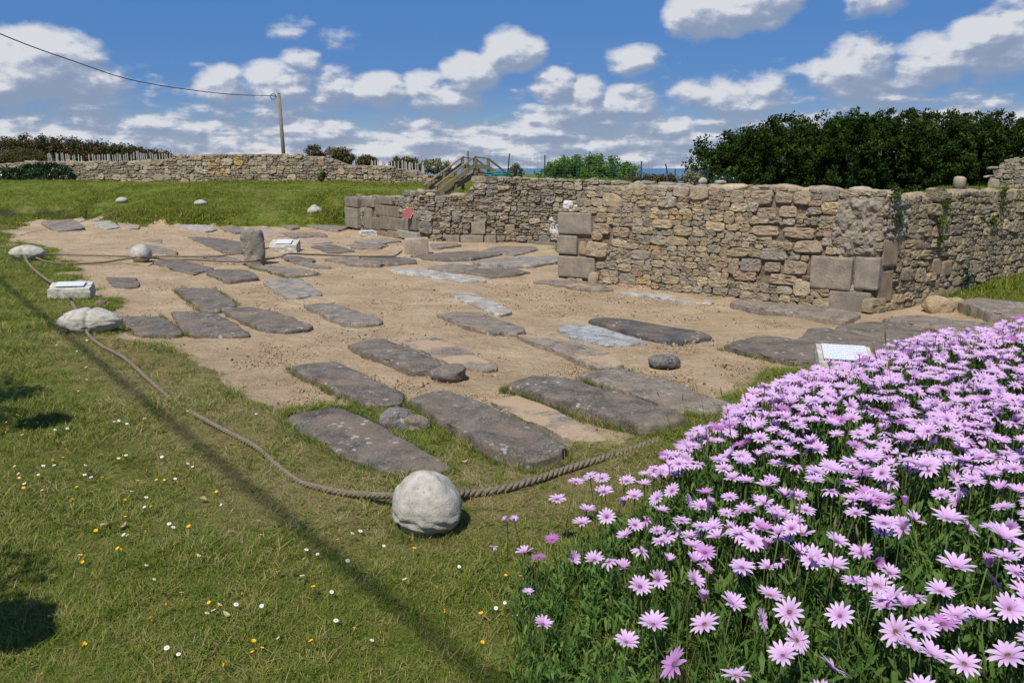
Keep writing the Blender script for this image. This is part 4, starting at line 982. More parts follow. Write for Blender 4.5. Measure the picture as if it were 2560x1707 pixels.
# ------------------------------------------------------------------ wooden stile over the bank
root = empty('stile_steps', (-2.46, 26.0, 0), rad(30)); tag(root, 'weathered wooden stile with handrails climbing over the bank behind the ruin', 'steps')
zr = lambda u: 1.42 + .645*u
WD = .90
def part(name, fn): m_ = MB(); fn(m_); return link(name, m_.mesh(name, M_WOOD), root)
for v_ in (0.0, WD):
    for u_, zb, zt in ((.08, 1.0, zr(.08)), (.69, 1.1, zr(.69)+.03), (1.41, 1.25, zr(1.41)+.02), (1.93, 1.4, 2.27), (2.75, 1.2, 1.72)):
        part('post', lambda m: m.box((u_, v_, (zb+zt)/2), (.085, .085, zt-zb), None, .008))
    part('handrail', lambda m: m.bar((-.05, v_, zr(-.05)+.03), (1.45, v_, zr(1.45)+.03), .095, .04))
    part('handrail', lambda m: m.bar((1.41, v_, 2.36), (1.96, v_, 2.30), .095, .04))
    part('handrail', lambda m: m.bar((1.93, v_, 2.30), (2.82, v_, 1.70), .095, .04))
    yo = -.055 if v_ == 0 else .055
    part('side_board', lambda m: m.bar((-.05, v_+yo, zr(-.05)-.22), (1.42, v_+yo, zr(1.42)-.22), .03, .14))
    part('side_board', lambda m: m.bar((1.40, v_+yo, 2.06), (1.95, v_+yo, 2.02), .03, .14))
    part('side_board', lambda m: m.bar((1.93, v_+yo, 2.0), (2.8, v_+yo, 1.42), .03, .14))
    part('stringer', lambda m: m.bar((.25, v_+yo*-1, 1.17), (1.45, v_+yo*-1, 1.80), .04, .17))
    part('stringer', lambda m: m.bar((1.90, v_+yo*-1, 1.78), (2.8, v_+yo*-1, 1.2), .04, .17))
for k in range(4): part('tread', lambda m: m.box((.42+.28*k, WD/2, 1.23+.17*k), (.26, WD-.05, .035), None, .004))
for k in range(3): part('platform_board', lambda m: m.box((1.50+.17*k, WD/2, 1.84), (.155, WD-.04, .035), None, .004))
for k in range(3): part('tread', lambda m: m.box((2.15+.25*k, WD/2, 1.66-.17*k), (.24, WD-.05, .035), None, .004))
# ------------------------------------------------------------------ fences, pole, cable
root = empty('paling_fence', at(118, 405, 46.5)); rl = root.location.copy(); root.location.z = 1.3
tag(root, 'grey split paling fence leaning along behind the boundary wall', 'fence')
rnd = random.Random(31); PKM = []
for k in range(4):
    m_ = MB(); h = 1.42; bx = rnd.uniform(-.02, .02)
    m_.tube([(0,0,-.1), (bx,0,h*.5), (bx*.4,0,h-.06), (0,0,h)], [.03,.032,.028,.006], 5); PKM.append(m_.mesh('picket', M_PALE))
up_ = 118.0
tops = [(118,386),(135,383),(200,388),(330,384),(338,379),(420,386),(520,386),(700,389),(790,389),(830,388),(880,398),(960,402),(1010,404),(1060,412)]
tx, ty = zip(*tops); prevp = None; wires = [[], []]
while up_ < 1062:
    Yd = float(np.interp(up_, [118, 1062], [46.5, 39.0])); tp = at(up_, float(np.interp(up_, tx, ty)) + rnd.uniform(-3, 3), Yd)
    if not (205 < up_ < 218):
        o = link('picket', rnd.choice(PKM), root, Vector((tp.x, tp.y, tp.z-1.42)) - root.location, (rnd.uniform(-.04,.04), rnd.uniform(-.07,.07), rnd.uniform(0,3)))
    for k, hh in enumerate((.35, 1.0)): wires[k].append(Vector((tp.x, tp.y-.02, tp.z-1.42+hh)) - root.location)
    up_ += 5.7 + rnd.uniform(-.9, .9)
for w_ in wires:
    m_ = MB(); m_.tube(w_, .006, 4); link('binding_wire', m_.mesh('binding_wire', M_WIRE), root)
# green wire mesh fence on the plateau
root = empty('wire_fence', (0, 23.6, 1.6)); tag(root, 'thin green wire mesh fence on leaning posts along the plateau', 'fence')
posts = [((1170,378),(1170,416)), ((1274,384),(1267,440)), ((1362,388),(1362,449)), ((1442,394),(1442,449)), ((1532,396),(1532,449)), ((1604,403),(1602,446)), ((1664,410),(1675,448)), ((1688,424),(1687,450)), ((1737,427),(1736,452)), ((1773,420),(1767,449))]
PT = []
for i, ((u0, v0), (u1, v1)) in enumerate(posts):
    Yd = 26.6 if i == 0 else 24.0 + .1*i
    a, c = at(u0, v0, Yd), at(u1, v1, Yd); PT.append((a, c)); m_ = MB(); m_.tube([c + Vector((0,0,-.2)) - root.location, a - root.location], .019, 7)
    link('post', m_.mesh('post', M_GREENP), root)
for i in range(len(PT)-1):
    if i == 6: continue
    (a0, c0), (a1, c1) = PT[i], PT[i+1]; m_ = MB()
    nh, nv = 9, max(4, int((a1-a0).length/.10))
    for k in range(nh):
        f = k/(nh-1); p_ = (c0.lerp(a0, f*.97), c1.lerp(a1, f*.97)); mid = p_[0].lerp(p_[1], .5) - Vector((0,0,.03))
        m_.tube([p_[0]-root.location, mid-root.location, p_[1]-root.location], .0022, 3, False)
    for k in range(1, nv):
        f = k/nv; m_.tube([c0.lerp(c1, f)-root.location, a0.lerp(a1, f)*1.0-root.location-Vector((0,0,.03*(1-abs(2*f-1))))], .0018, 3, False)
    link('mesh_panel', m_.mesh('mesh_panel', M_MESHW), root)
# utility pole, its bracket, and the cable leaving it
PY = 60.0; ptop = at(697, 236, PY); pbot = at(709, 388, PY)
root = empty('utility_pole', (pbot.x, PY, 1.0)); tag(root, 'tall slightly leaning wooden utility pole behind the boundary wall', 'utility pole')
base = pbot + (pbot-ptop)*.45
m_ = MB(); m_.tube([base-root.location, ptop-root.location], [.155, .125], 12); m_.tube([ptop-root.location, ptop-root.location+Vector((0,0,.14))], [.125, .02], 12); link('shaft', m_.mesh('shaft', M_POLE, True), root)
m_ = MB(); cc = ptop + Vector((-.38, -.1, -.18)) - root.location
m_.tube([cc + Vector((.20*math.cos(a), .0, .20*math.sin(a))) for a in np.linspace(0, 6.283, 17)], .022, 6, False); link('cable_loop', m_.mesh('cable_loop', M_WIRE, True), root)
m_ = MB(); m_.bar(ptop + Vector((-.02,-.02,-.2)) - root.location, ptop + Vector((-.4,-.1,-.2)) - root.location, .04, .04); link('bracket', m_.mesh('bracket', M_WIRE), root)
ctl = [at(690, 240, PY), at(560, 235, 55), at(350, 205, 46.5), at(180, 152, 39.5), at(0, 85, 32), at(-220, -25, 26), at(-700, -300, 18)]
C = catmull(ctl, 1.0); m_ = MB(); m_.tube(C, .024, 6)
tag(link('overhead_cable', m_.mesh('overhead_cable', M_WIRE, True)), 'black overhead cable sagging from the pole across the left sky', 'cable')
# second line overhead, left of the frame: its shadow is the dark streak over the lawn
off = Vector((SUN_H[0], SUN_H[1], 0))*(10.5/math.tan(SUN_EL)) + Vector((0,0,10.5))
g1, g2 = gp(850, 1400, .03), gp(0, 700, .03); dv = (g2-g1)
C = [g1 - dv*.62 + off + Vector((0,0,.5)), g1 - dv*.3 + off + Vector((0,0,.15)), g1 + off, g1 + dv*.5 + off, g2 + off, g2 + dv*.6 + off + Vector((0,0,.2)), g2 + dv*1.4 + off + Vector((0,0,.8))]
Cc = catmull(C, .8); m_ = MB(); m_.tube(Cc, .029, 8); tag(link('service_cable', m_.mesh('service_cable', M_WIRE, True)), 'thick bundled service cable whose shadow streaks across the lawn at left', 'cable')
for q_, lb_ in ((Cc[0], 'wooden post carrying the near end of the service cable'), (Cc[-1], 'wooden post carrying the far left end of the service cable')):
    m_ = MB(); hz = q_.z - H1(q_.x, q_.y); m_.tube([(0,0,-.3), (0,0,hz+.25)], [.14, .11], 10)
    tag(link('cable_post', m_.mesh('cable_post', M_POLE, True), None, (q_.x, q_.y, H1(q_.x, q_.y))), lb_, 'utility pole', 'posts carrying the service cable')
# teal net bundle on the wall top
root_p = at(1243, 441, 23.4); m_ = MB(); rnd = random.Random(5)
for k in range(46):
    a0 = rnd.uniform(0, 6.28); rr = rnd.uniform(.10, .30); zz = rnd.uniform(0, .18); tl = rnd.uniform(-.5, .5); pts = []
    for j in range(9):
        a = a0 + j*.55; pts.append((rr*1.25*math.cos(a)+rnd.uniform(-.02,.02), rr*.7*math.sin(a), max(-.05, .06+zz*(1-rr*1.5)+tl*rr*.35*math.sin(a)+rnd.uniform(-.02,.02))))
    m_.tube(catmull(pts, .03), .012, 5, False)
tag(link('net_bundle', m_.mesh('net_bundle', M_NET, True), None, root_p - Vector((0,0,.08))), 'teal heap of fishing net on the wall top beside the stile', 'net')

# ------------------------------------------------------------------ foliage helpers
def leafcloud(centres, radii, n, size, seed, flat=1.0, asp=.55, up=0.0, droop=0.0):
    rg = np.random.default_rng(seed); cc_ = np.repeat(np.asarray(centres, float), n, 0); rr_ = np.repeat(np.asarray(radii, float), n)
    m = len(cc_); d_ = rg.normal(size=(m, 3)); d_ /= np.linalg.norm(d_, axis=1)[:, None]; rad_ = rr_*rg.uniform(0, 1, m)**(1/2.2)
    P = cc_ + d_*rad_[:, None]*np.array([1, 1, flat]); nrm = d_*.8 + rg.normal(size=(m, 3))*.7 + np.array([0, 0, up]); nrm /= np.linalg.norm(nrm, axis=1)[:, None]
    t = np.cross(nrm, rg.normal(size=(m, 3))); t /= np.linalg.norm(t, axis=1)[:, None]; b_ = np.cross(nrm, t)
    s_ = size*rg.uniform(.6, 1.35, m)[:, None]
    V = np.stack([P - t*s_*.5, P + b_*s_*asp*.5, P + t*s_*.5, P - b_*s_*asp*.5], 1).reshape(-1, 3)
    base_r = np.repeat(rg.uniform(0, 1, len(centres)), n)
    rnd_ = np.clip(.55*base_r + .45*rg.uniform(0, 1, m), 0, 1)
    return V, rnd_
def plume_pts(rg, n, w, d_, h, z0):
    k = 6; xs_ = np.linspace(-.40, .40, k) + rg.normal(size=k)*.05; hs2 = rg.uniform(.90, 1.02, k)*(1-.2*np.abs(xs_)); ys_ = rg.uniform(-.35, .35, k)
    i = rg.integers(0, k, n); P = rg.normal(size=(n, 3)); P /= np.linalg.norm(P, axis=1)[:, None]; r = rg.uniform(.25, 1, n)**(1/2.6); P = P*r[:, None]
    t = np.where(P[:, 2] > 0, .55 + .45*P[:, 2], .55 + .62*P[:, 2])
    return np.stack([xs_[i]*w + P[:, 0]*w*.15, ys_[i]*d_ + P[:, 1]*d_*.28, z0 + t*hs2[i]*h], -1)
def crown_pts(rg, n, w, d_, h, z0, shell=.62, topflat=.0):
    P = rg.normal(size=(n, 3)); P /= np.linalg.norm(P, axis=1)[:, None]; r = rg.uniform(shell**3, 1, n)**(1/3)
    P = P*r[:, None]; return np.stack([P[:, 0]*w/2, P[:, 1]*d_/2, z0 + (P[:, 2]*.5+.5)*h], -1)
def trunk_mesh(h, r, seed, limbs=5, spread=1.0):
    rr = random.Random(seed); m_ = MB(); m_.tube([(0,0,-.3), (rr.uniform(-.05,.05)*h,0,h*.35), (rr.uniform(-.08,.08)*h, rr.uniform(-.05,.05)*h, h*.75)], [r*1.3, r, r*.5], 8)
    for k in range(limbs):
        a = rr.uniform(0, 6.28); z = h*rr.uniform(.2, .6); L = spread*rr.uniform(.5, 1.0)
        m_.tube([(0,0,z), (math.cos(a)*L*.5, math.sin(a)*L*.5, z+h*.12), (math.cos(a)*L, math.sin(a)*L, z+h*.3)], [r*.6, r*.4, r*.12], 6)
    return m_.mesh('trunk', M_BARK, True)
def tree(u0, u1, vtop, vbot, Yd, label, seed, mat=None, nc=150, nl=60, leaf=.13, name='evergreen_tree', cat='tree', group=None, depth=None, shell=.6, cr=.30, trunk=True, zb=None, flat=.9):
    uc = (u0+u1)/2; pt = at(uc, vtop, Yd); pb_ = at(uc, vbot, Yd); w = (u1-u0)*Yd/FPX; h = pt.z - pb_.z; g_ = H1(pt.x, Yd) if zb is None else zb
    root = empty(name, (pt.x, Yd, g_)); tag(root, label, cat, group); rg = np.random.default_rng(seed)
    c = np.concatenate([plume_pts(rg, nc//2, w*.95, (depth or w), h*1.0, pb_.z-g_), crown_pts(rg, nc-nc//2, w*1.05, (depth or w), h*.98, pb_.z-g_, .5)]) if name == 'evergreen_tree' else crown_pts(rg, nc, w*.95, (depth or w), h, pb_.z-g_, shell)
    if name != 'evergreen_tree': c[:, 0] += .10*w*rg.normal(size=nc)*.5; c[:, 2] += .03*h*rg.normal(size=nc)
    r_ = rg.uniform(.6, 1.25, nc)*cr
    V, rn = leafcloud(c, r_, nl, leaf, seed+1, flat)
    link('crown', quads('crown', V, mat or M_TREE, {'rnd': rn}), root)
    if trunk: link('trunk', trunk_mesh(max(.6, h*.75 + pb_.z-g_), .05*max(1, h*.6), seed, 6, w*.35), root)
    return root
# dark evergreen row at the right
TR = [(1800,1880,352,470,'lowest rounded evergreen at the left end of the dark tree row'), (1822,1935,320,470,'second evergreen from the left end of the dark tree row'),
      (1880,1995,292,470,'third evergreen from the left end of the dark tree row'), (1950,2060,302,470,'fourth evergreen from the left, slightly lower than its neighbours, in the dark tree row'),
      (2020,2130,278,468,'fifth evergreen from the left in the dark tree row'), (2085,2200,270,468,'sixth evergreen from the left, tall one in the dark tree row'),
      (2150,2265,266,468,'tallest evergreen in the middle of the dark tree row'), (2225,2340,268,468,'eighth evergreen from the left in the dark tree row'),
      (2295,2410,268,466,'ninth evergreen from the left in the dark tree row'), (2370,2490,276,466,'tenth evergreen from the left in the dark tree row'),
      (2450,2570,274,466,'last evergreen seen whole at the right end of the dark tree row'), (2535,2680,286,466,'evergreen cut by the right edge of the picture')]
for i, (a, c, t_, b_, lab) in enumerate(TR):
    tree(a-18, c+18, t_-3, b_+34, 38.0 + 1.2*math.sin(i*2.1), lab, 100+i*7, nc=330, nl=64, leaf=.12, group='dark evergreen trees in a row', depth=3.0, shell=.5, cr=.27)
# inner row of the same wood, closing the gaps
for i in range(6):
    u_ = 1830 + i*140
    tree(u_-90, u_+110, 320 if i == 0 else 290, 505, 41.5, 'evergreen deeper in the dark wood, glimpsed behind the %s front tree from the left' % ['second', 'fourth', 'sixth', 'eighth', 'tenth', 'last'][i], 300+i, nc=150, nl=55, leaf=.16, group='evergreens of the second row', depth=3.0, cr=.42)
# bright green bush behind the wire fence
tree(1350,1600,392,486,28.0,'bright green rounded bush behind the wire fence',41,M_BUSH,nc=420,nl=60,leaf=.085,name='green_bush',cat='bush',depth=2.2,cr=.20,zb=1.35,shell=.15)
tree(1270,1310,412,448,24.6,'small wispy shrub by the wire fence right of the stile',43,M_GORSE,nc=30,nl=30,leaf=.06,name='small_shrub',cat='shrub',depth=.4,cr=.10,zb=1.55)
for u0, u1, vt, sd2, lab in ((1560,1650,438,44,'low dry shrub on the plateau beside the bright green bush'), (1630,1690,434,45,'ochre dry shrub under the leaning fence post'), (1700,1760,430,46,'straw coloured tuft on the wall top left of the dark trees')):
    tree(u0, u1, vt, 462, 23.9, lab, sd2, M_MARRAM if sd2 == 46 else M_GORSE, nc=50, nl=40, leaf=.06, name='dry_shrub', cat='shrub', depth=.6, cr=.12, zb=1.5, trunk=False)
tree(1780,1850,444,470,24.5,'dark low scrub at the foot of the evergreen row',47,M_IVY,nc=50,nl=40,leaf=.07,name='scrub',cat='shrub',depth=.8,cr=.16,zb=1.45,trunk=False)
# hedge and shrubs behind the boundary wall
HG = [(-90,70,340,'left end of the red brown hedge at the picture edge'), (30,150,338,'tallest red brown hedge shrub above the gorse at far left'), (110,230,344,'red brown hedge shrub above the left end of the paling fence'),
      (190,310,354,'red brown hedge shrub above the middle of the paling fence'), (270,370,364,'lower hedge shrub, still red brown, right of the middle of the paling fence'), (330,430,374,'dark green lowest shrub at the right end of the hedge')]
for i, (a, c, t_, lab) in enumerate(HG):
    tree(a, c, t_+6, 425, 51.0, lab, 60+i, M_HEDGE, nc=190, nl=60, leaf=.13, name='hedge_shrub', cat='hedge', group='shrubs of the hedge behind the fence', depth=3.5, cr=.34, zb=1.3, shell=.4)
tree(-20,110,372,415,46.0,'ochre gorse bush in front of the hedge at far left',71,M_GORSE,nc=90,nl=50,leaf=.08,name='gorse_bush',cat='gorse',depth=1.5,cr=.28,zb=1.4,trunk=False)
for a, c, t_, mt, lab, sd2 in ((762,806,367,M_HEDGE,'small dark rounded shrub right of the utility pole',73), (806,885,370,M_GORSE,'brown bushy shrub over the falling part of the boundary wall',74), (893,940,392,M_GORSE,'small spiky gorse above the low part of the boundary wall',75),
                               (974,1050,394,M_GORSE,'dark spiky gorse left of the pale marram clump',76), (1046,1132,402,M_MARRAM,'pale grey green marram grass clump left of the stile',77)):
    tree(a, c, t_, 432 if sd2 > 75 else 418, 40.5, lab, sd2, mt, nc=70, nl=55, leaf=.10 if sd2 != 73 else .08, name='wall_shrub', cat='shrub', depth=1.2, cr=.20, zb=1.3, trunk=False)
# ivy over the left end of the boundary wall
rg = np.random.default_rng(9); cc_ = []
while len(cc_) < 260:
    u_, v_ = rg.uniform(-40, 190), rg.uniform(408, 446)
    lim = np.interp(u_, [-40, 60, 75, 120, 185, 190], [418, 420, 412, 405, 420, 436])
    if v_ > lim:
        s_, z_ = onwall(F0, F1, u_, v_); d_ = (F1-F0).normalized(); cc_.append((F0.x+d_.x*s_ + d_.y*.12, F0.y+d_.y*s_ - abs(d_.x)*.12, z_))
V, rn = leafcloud(cc_, [.16]*len(cc_), 34, .10, 3, .8)
c0 = Vector(cc_[0]); root = empty('ivy', (F0.x+3, F0.y-1, 1.45)); tag(root, 'dark green ivy mat covering the left end of the boundary wall', 'ivy')
link('leaves', quads('leaves', V - np.array(root.location), M_IVY, {'rnd': rn}), root)
tree(795,812,428,455,36.6,'small bright green plant growing at the foot of the boundary wall',81,M_FERN,nc=26,nl=26,leaf=.09,name='wall_plant',cat='plant',depth=.35,cr=.10,trunk=False)
# ferns and tufts in the joints of the right wall
for i, (u_, v_, wp, hp, lab) in enumerate(((2228,490,20,34,'yellow green fern high on the wall above the mortar scar'), (2232,545,38,34,'dark fern tuft on the wall right of the mortar scar'), (2358,512,22,32,'bright fern in the upper joints of the right wall'),
        (2340,555,20,28,'green fern in the middle of the right wall'), (2337,600,14,18,'tiny fern just below the middle of the right wall'), (2497,490,14,40,'trailing greenery near the right end of the wall top'), (2405,690,34,36,'dark leafy weed at the foot of the right wall'), (2472,550,10,36,'thin trailing plant on the wall near the right edge'))):
    s_, z_ = onwall(A1, B1, u_, v_); d_ = (B1-A1).normalized(); P = A1 + d_*s_ + Vector((d_.y, -d_.x, 0))*.08; P.z = z_; dist = P.length; w, h = wp*dist/FPX, hp*dist/FPX
    rg = np.random.default_rng(500+i); n = 14; c = np.stack([rg.normal(size=n)*w*.3, rg.normal(size=n)*.03, rg.normal(size=n)*h*.3], -1)
    V, rn = leafcloud(c, [w*.22]*n, 16, .045, 520+i, 1.0, .4); root = empty('wall_fern', P, math.atan2(d_.y, d_.x)); tag(root, lab, 'fern')
    link('fronds', quads('fronds', V, M_IVY if i in (1, 6) else M_FERN, {'rnd': rn}), root)
# tree standing left of the camera, outside the picture: the leafy shadows at the left edge are its own
root = empty('shade_tree', (-5.6, 2.6, 0)); tag(root, 'broadleaf tree beside the lawn casting leafy shade on its left edge', 'tree')
def lobe(u, v, hgt): g_ = gp(u, v, .03); return g_ + Vector((SUN_H[0], SUN_H[1], 0))*(hgt/math.tan(SUN_EL)) + Vector((0,0,hgt))
lobes = [(lobe(20, 985, 2.9), .34), (lobe(-90, 960, 3.1), .5), (lobe(110, 1050, 2.7), .2), (lobe(-60, 1050, 2.8), .36), (lobe(-260, 1000, 3.3), .8), (lobe(20, 1545, 1.9), .16), (lobe(-70, 1560, 2.1), .28), (lobe(60, 1580, 1.85), .10), (lobe(-240, 1500, 2.6), .6), (lobe(-400, 1200, 3.4), .8)]
V, rn = leafcloud([tuple(l[0]-root.location) for l in lobes], [l[1] for l in lobes], 620, .075, 77, .6)
link('crown', quads('crown', V, M_TREE, {'rnd': rn}), root)
m_ = MB(); m_.tube([(0,0,-.3), (.1,.2,1.2), (.0,.5,2.6)], [.16,.13,.06], 10)
for l, r_ in lobes: m_.tube([(.05,.3,1.4), tuple((l-root.location)*.6 + Vector((0,0,.4))), tuple(l-root.location)], [.05,.03,.01], 6)
link('trunk', m_.mesh('trunk', M_BARK, True), root)

# ------------------------------------------------------------------ scatter by geometry nodes (for what nobody could count)
def scatter(name, P, rot, scl, vid, coll, label=None, cat=None):
    me = bpy.data.meshes.new(name); me.vertices.add(len(P)); me.vertices.foreach_set('co', np.asarray(P, np.float32).ravel())
    a = me.attributes.new('rot', 'FLOAT_VECTOR', 'POINT'); a.data.foreach_set('vector', np.asarray(rot, np.float32).ravel())
    a = me.attributes.new('scl', 'FLOAT', 'POINT'); a.data.foreach_set('value', np.asarray(scl, np.float32))
    a = me.attributes.new('vid', 'INT', 'POINT'); a.data.foreach_set('value', np.asarray(vid, np.int32))
    o = link(name, me); gt = bpy.data.node_groups.new('scatter_'+name, 'GeometryNodeTree')
    gt.interface.new_socket('Geometry', in_out='INPUT', socket_type='NodeSocketGeometry'); gt.interface.new_socket('Geometry', in_out='OUTPUT', socket_type='NodeSocketGeometry')
    q = NB(gt); gi_ = q.n('NodeGroupInput'); go_ = q.n('NodeGroupOutput'); ip = q.n('GeometryNodeInstanceOnPoints'); ci = q.n('GeometryNodeCollectionInfo')
    ci.inputs['Collection'].default_value = coll; ci.inputs['Separate Children'].default_value = True; ci.inputs['Reset Children'].default_value = True
    def na(n_, t_): x = q.n('GeometryNodeInputNamedAttribute', data_type=t_); x.inputs['Name'].default_value = n_; return x.outputs['Attribute']
    q.l(gi_.outputs[0], ip.inputs['Points']); q.l(ci.outputs[0], ip.inputs['Instance']); ip.inputs['Pick Instance'].default_value = True
    q.l(na('vid', 'INT'), ip.inputs['Instance Index']); er = q.n('FunctionNodeEulerToRotation'); q.l(na('rot', 'FLOAT_VECTOR'), er.inputs[0]); q.l(er.outputs[0], ip.inputs['Rotation'])
    q.l(na('scl', 'FLOAT'), ip.inputs['Scale']); q.l(ip.outputs[0], go_.inputs[0])
    md = o.modifiers.new('scatter', 'NODES'); md.node_group = gt; tag(o, label, cat, kind='stuff'); return o
def proto(collname, meshes):
    c = bpy.data.collections.new(collname)
    for i, me in enumerate(meshes):
        o = bpy.data.objects.new('%s_%02d' % (collname, i), me); c.objects.link(o)
    return c
def blade(rg, L, wd, lean, bend, seg=3, az=None, org=(0,0,0)):
    az = rg.uniform(0, 2*math.pi) if az is None else az; d_ = np.array([math.cos(az), math.sin(az), 0]); sd2 = np.array([-math.sin(az), math.cos(az), 0])
    out = []; p = np.array(org, float); ang = lean; st = L/seg; prev = None
    for k in range(seg+1):
        wk = wd*(1-(k/seg)**1.6)*.5 + 1e-4; row = (p - sd2*wk, p + sd2*wk)
        if prev is not None: out += [prev[0], prev[1], row[1], row[0]]
        prev = row; p = p + st*(d_*math.sin(ang) + np.array([0,0,1])*math.cos(ang)); ang += bend/seg
    return out
def tuft(seed, n, L, wd, lean, spread, bend=.6, seg=2, mat=None):
    rg = np.random.default_rng(seed); V = []
    for _ in range(n):
        V += blade(rg, L*rg.uniform(.55, 1.2), wd*rg.uniform(.7, 1.3), rg.uniform(*lean), rg.uniform(-.1, 1)*bend, seg, None, (rg.normal()*spread, rg.normal()*spread, -.004))
    return quads('tuft', np.array(V), mat)
RG = np.random.default_rng(2024)
def sample(xr, yr, dens, keep):
    n = int((xr[1]-xr[0])*(yr[1]-yr[0])*dens); x = RG.uniform(*xr, n); y = RG.uniform(*yr, n); k = keep(x, y) > RG.uniform(0, 1, n); return x[k], y[k]
def inview(x, y, m=60): 
    u, v = proj(x, y, 0.0); return ((u > -m) & (u < 2560+m) & (v < 1707+m*2.5)).astype(float)
# slab footprints keep grass off their tops
FOOT = []
for i, (pts, th, *_r) in enumerate(SL):
    FOOT.append([tuple(gp(u, v, th).xy) for u, v in pts])
def offslab(x, y, m=.02):
    k = np.ones(len(x), bool)
    for f in FOOT:
        fx = [q_[0] for q_ in f]; fy = [q_[1] for q_ in f]; s_ = (x > min(fx)-.1) & (x < max(fx)+.1) & (y > min(fy)-.1) & (y < max(fy)+.1)
        if s_.any():
            ii = np.nonzero(s_)[0]; k[ii] &= polysd(x[ii], y[ii], f) < m*-1
    return k.astype(float)
lawnk = lambda x, y: (1-sandness(x, y))*inview(x, y)*offslab(x, y, .0)*(1-bedmask(x, y)*.9)
cg_near = proto('lawn_tuft', [tuft(10+i, 16, .040, .0032, (.5, 1.45), .022, .5, 2, M_GRASS) for i in range(4)] + [tuft(16+i, 11, .075, .0042, (.7, 1.5), .02, .8, 3, M_GRASS) for i in range(2)] + [tuft(40+i, 9, .065, .0026, (1.15, 1.6), .035, .25, 2, M_STRAW) for i in range(3)])
xs, ys = [], []
for yr, xr, dn in (((1.6, 4.0), (-3.6, 1.2), 2600), ((4.0, 6.5), (-5.4, 2.2), 1500), ((6.5, 10), (-8, 4.5), 650), ((10, 16), (-12, 10), 230), ((16, 28), (-20, 14), 90)):
    a, c = sample(xr, yr, dn, lawnk); xs.append(a); ys.append(c)
x = np.concatenate(xs); y = np.concatenate(ys); n = len(x); clump = fbm(x*2.3, y*2.3, 3.0, 3); dist = np.hypot(x, y)
z = H(x, y) - .03*sandness(x, y)
a0 = np.full(n, 9.0)
for i in range(len(RP)-1):
    a, c = RP[i], RP[i+1]; ex, ey = c.x-a.x, c.y-a.y; t = np.clip(((x-a.x)*ex+(y-a.y)*ey)/(ex*ex+ey*ey), 0, 1); a0 = np.minimum(a0, np.hypot(x-a.x-t*ex, y-a.y-t*ey))
dryp = np.clip(.12 + .56*(1-S(.15, 1.1, a0)) + .2*S(.2, .7, fbm(x*.9, y*.9, 12.0, 3)), 0, .75)
isd = RG.uniform(0, 1, n) < dryp
vid = np.where(isd, RG.integers(6, 9, n), RG.integers(0, 6, n))
scl = RG.uniform(.65, 1.2, n)*(1+.35*clump)*np.interp(dist, [2, 6, 12, 28], [.85, 1.1, 1.7, 2.4])
scatter('lawn_grass', np.stack([x, y, z], -1), np.stack([RG.normal(size=n)*.15, RG.normal(size=n)*.15, RG.uniform(0, 6.28, n)], -1), scl, vid, cg_near, 'short mown grass with dry clippings covering the lawn', 'grass')
# bank beyond the sand
cg_bank = proto('bank_tuft', [tuft(70+i, 16, .085, .011, (.2, 1.2), .05, .6, 2, M_GRASSF) for i in range(5)])
bk = lambda x, y: ((H(x, y) > .06) | (x < -14))*inview(x, y, 40)*(1-sandness(x, y))
xs, ys = [], []
for yr, xr, dn in (((26.5, 32), (-21, -4), 170), ((32, 44), (-29, 0), 70), ((22.6, 30), (-5, 4.5), 60), ((10.5, 19), (6, 13), 150)):
    a, c = sample(xr, yr, dn, bk); xs.append(a); ys.append(c)
x = np.concatenate(xs); y = np.concatenate(ys); n = len(x); z = H(x, y); cl = fbm(x*.8, y*.8, 5.0, 3)
edge_ = np.where((y > 27) & (y < 29.3) & (x < -5), 1.5, 1.0)
scatter('bank_grass', np.stack([x, y, z-.01], -1), np.stack([RG.normal(size=n)*.2, RG.normal(size=n)*.2, RG.uniform(0, 6.28, n)], -1), RG.uniform(.6, 1.3, n)*(1+.5*cl)*edge_, RG.integers(0, 5, n), cg_bank, 'green grass on the bank and the far lawn', 'grass')
# longer uncut grass and moss along slab flanks, boulders and the wall foot
ex_, ey_ = [], []
for i in (14, 17, 24, 25, 26, 27, 28, 59, 63, 20):
    f = FOOT[i]; m = len(f)
    for k in range(m):
        ax, ay = f[k]; bx, by = f[(k+1) % m]; L = math.hypot(bx-ax, by-ay); dens_ = {25: 130, 26: 150, 27: 110, 24: 40, 28: 60}.get(i, 24)
        q_ = int(L*dens_); t = RG.uniform(0, 1, q_); cx_, cy_ = np.mean([p_[0] for p_ in f]), np.mean([p_[1] for p_ in f])
        px_, py_ = ax+(bx-ax)*t, ay+(by-ay)*t; o_ = RG.uniform(.015, .06, q_); dd = np.hypot(px_-cx_, py_-cy_)
        ex_.append(px_+(px_-cx_)/dd*o_); ey_.append(py_+(py_-cy_)/dd*o_)
for o in (b1, b2, b3):
    q_ = 120; t = RG.uniform(0, 6.28, q_); r_ = o.dimensions.x*.5 if o.dimensions.x else .2; bb = [Vector(c_) for c_ in o.bound_box]; w = max(c_.x for c_ in bb); d2 = max(c_.y for c_ in bb)
    ex_.append(o.location.x + np.cos(t)*w*.95*RG.uniform(.9, 1.15, q_)); ey_.append(o.location.y + np.sin(t)*d2*.95*RG.uniform(.9, 1.15, q_))
x = np.concatenate(ex_); y = np.concatenate(ey_); n = len(x); z = H(x, y)-.02
cg_edge = proto('edge_tuft', [tuft(90+i, 12, .085, .004, (.1, 1.0), .018, .9, 3, M_BLADE if i % 2 else M_GRASS) for i in range(4)] + [tuft(95, 10, .09, .003, (.2, 1.2), .02, .9, 3, M_STRAW)])
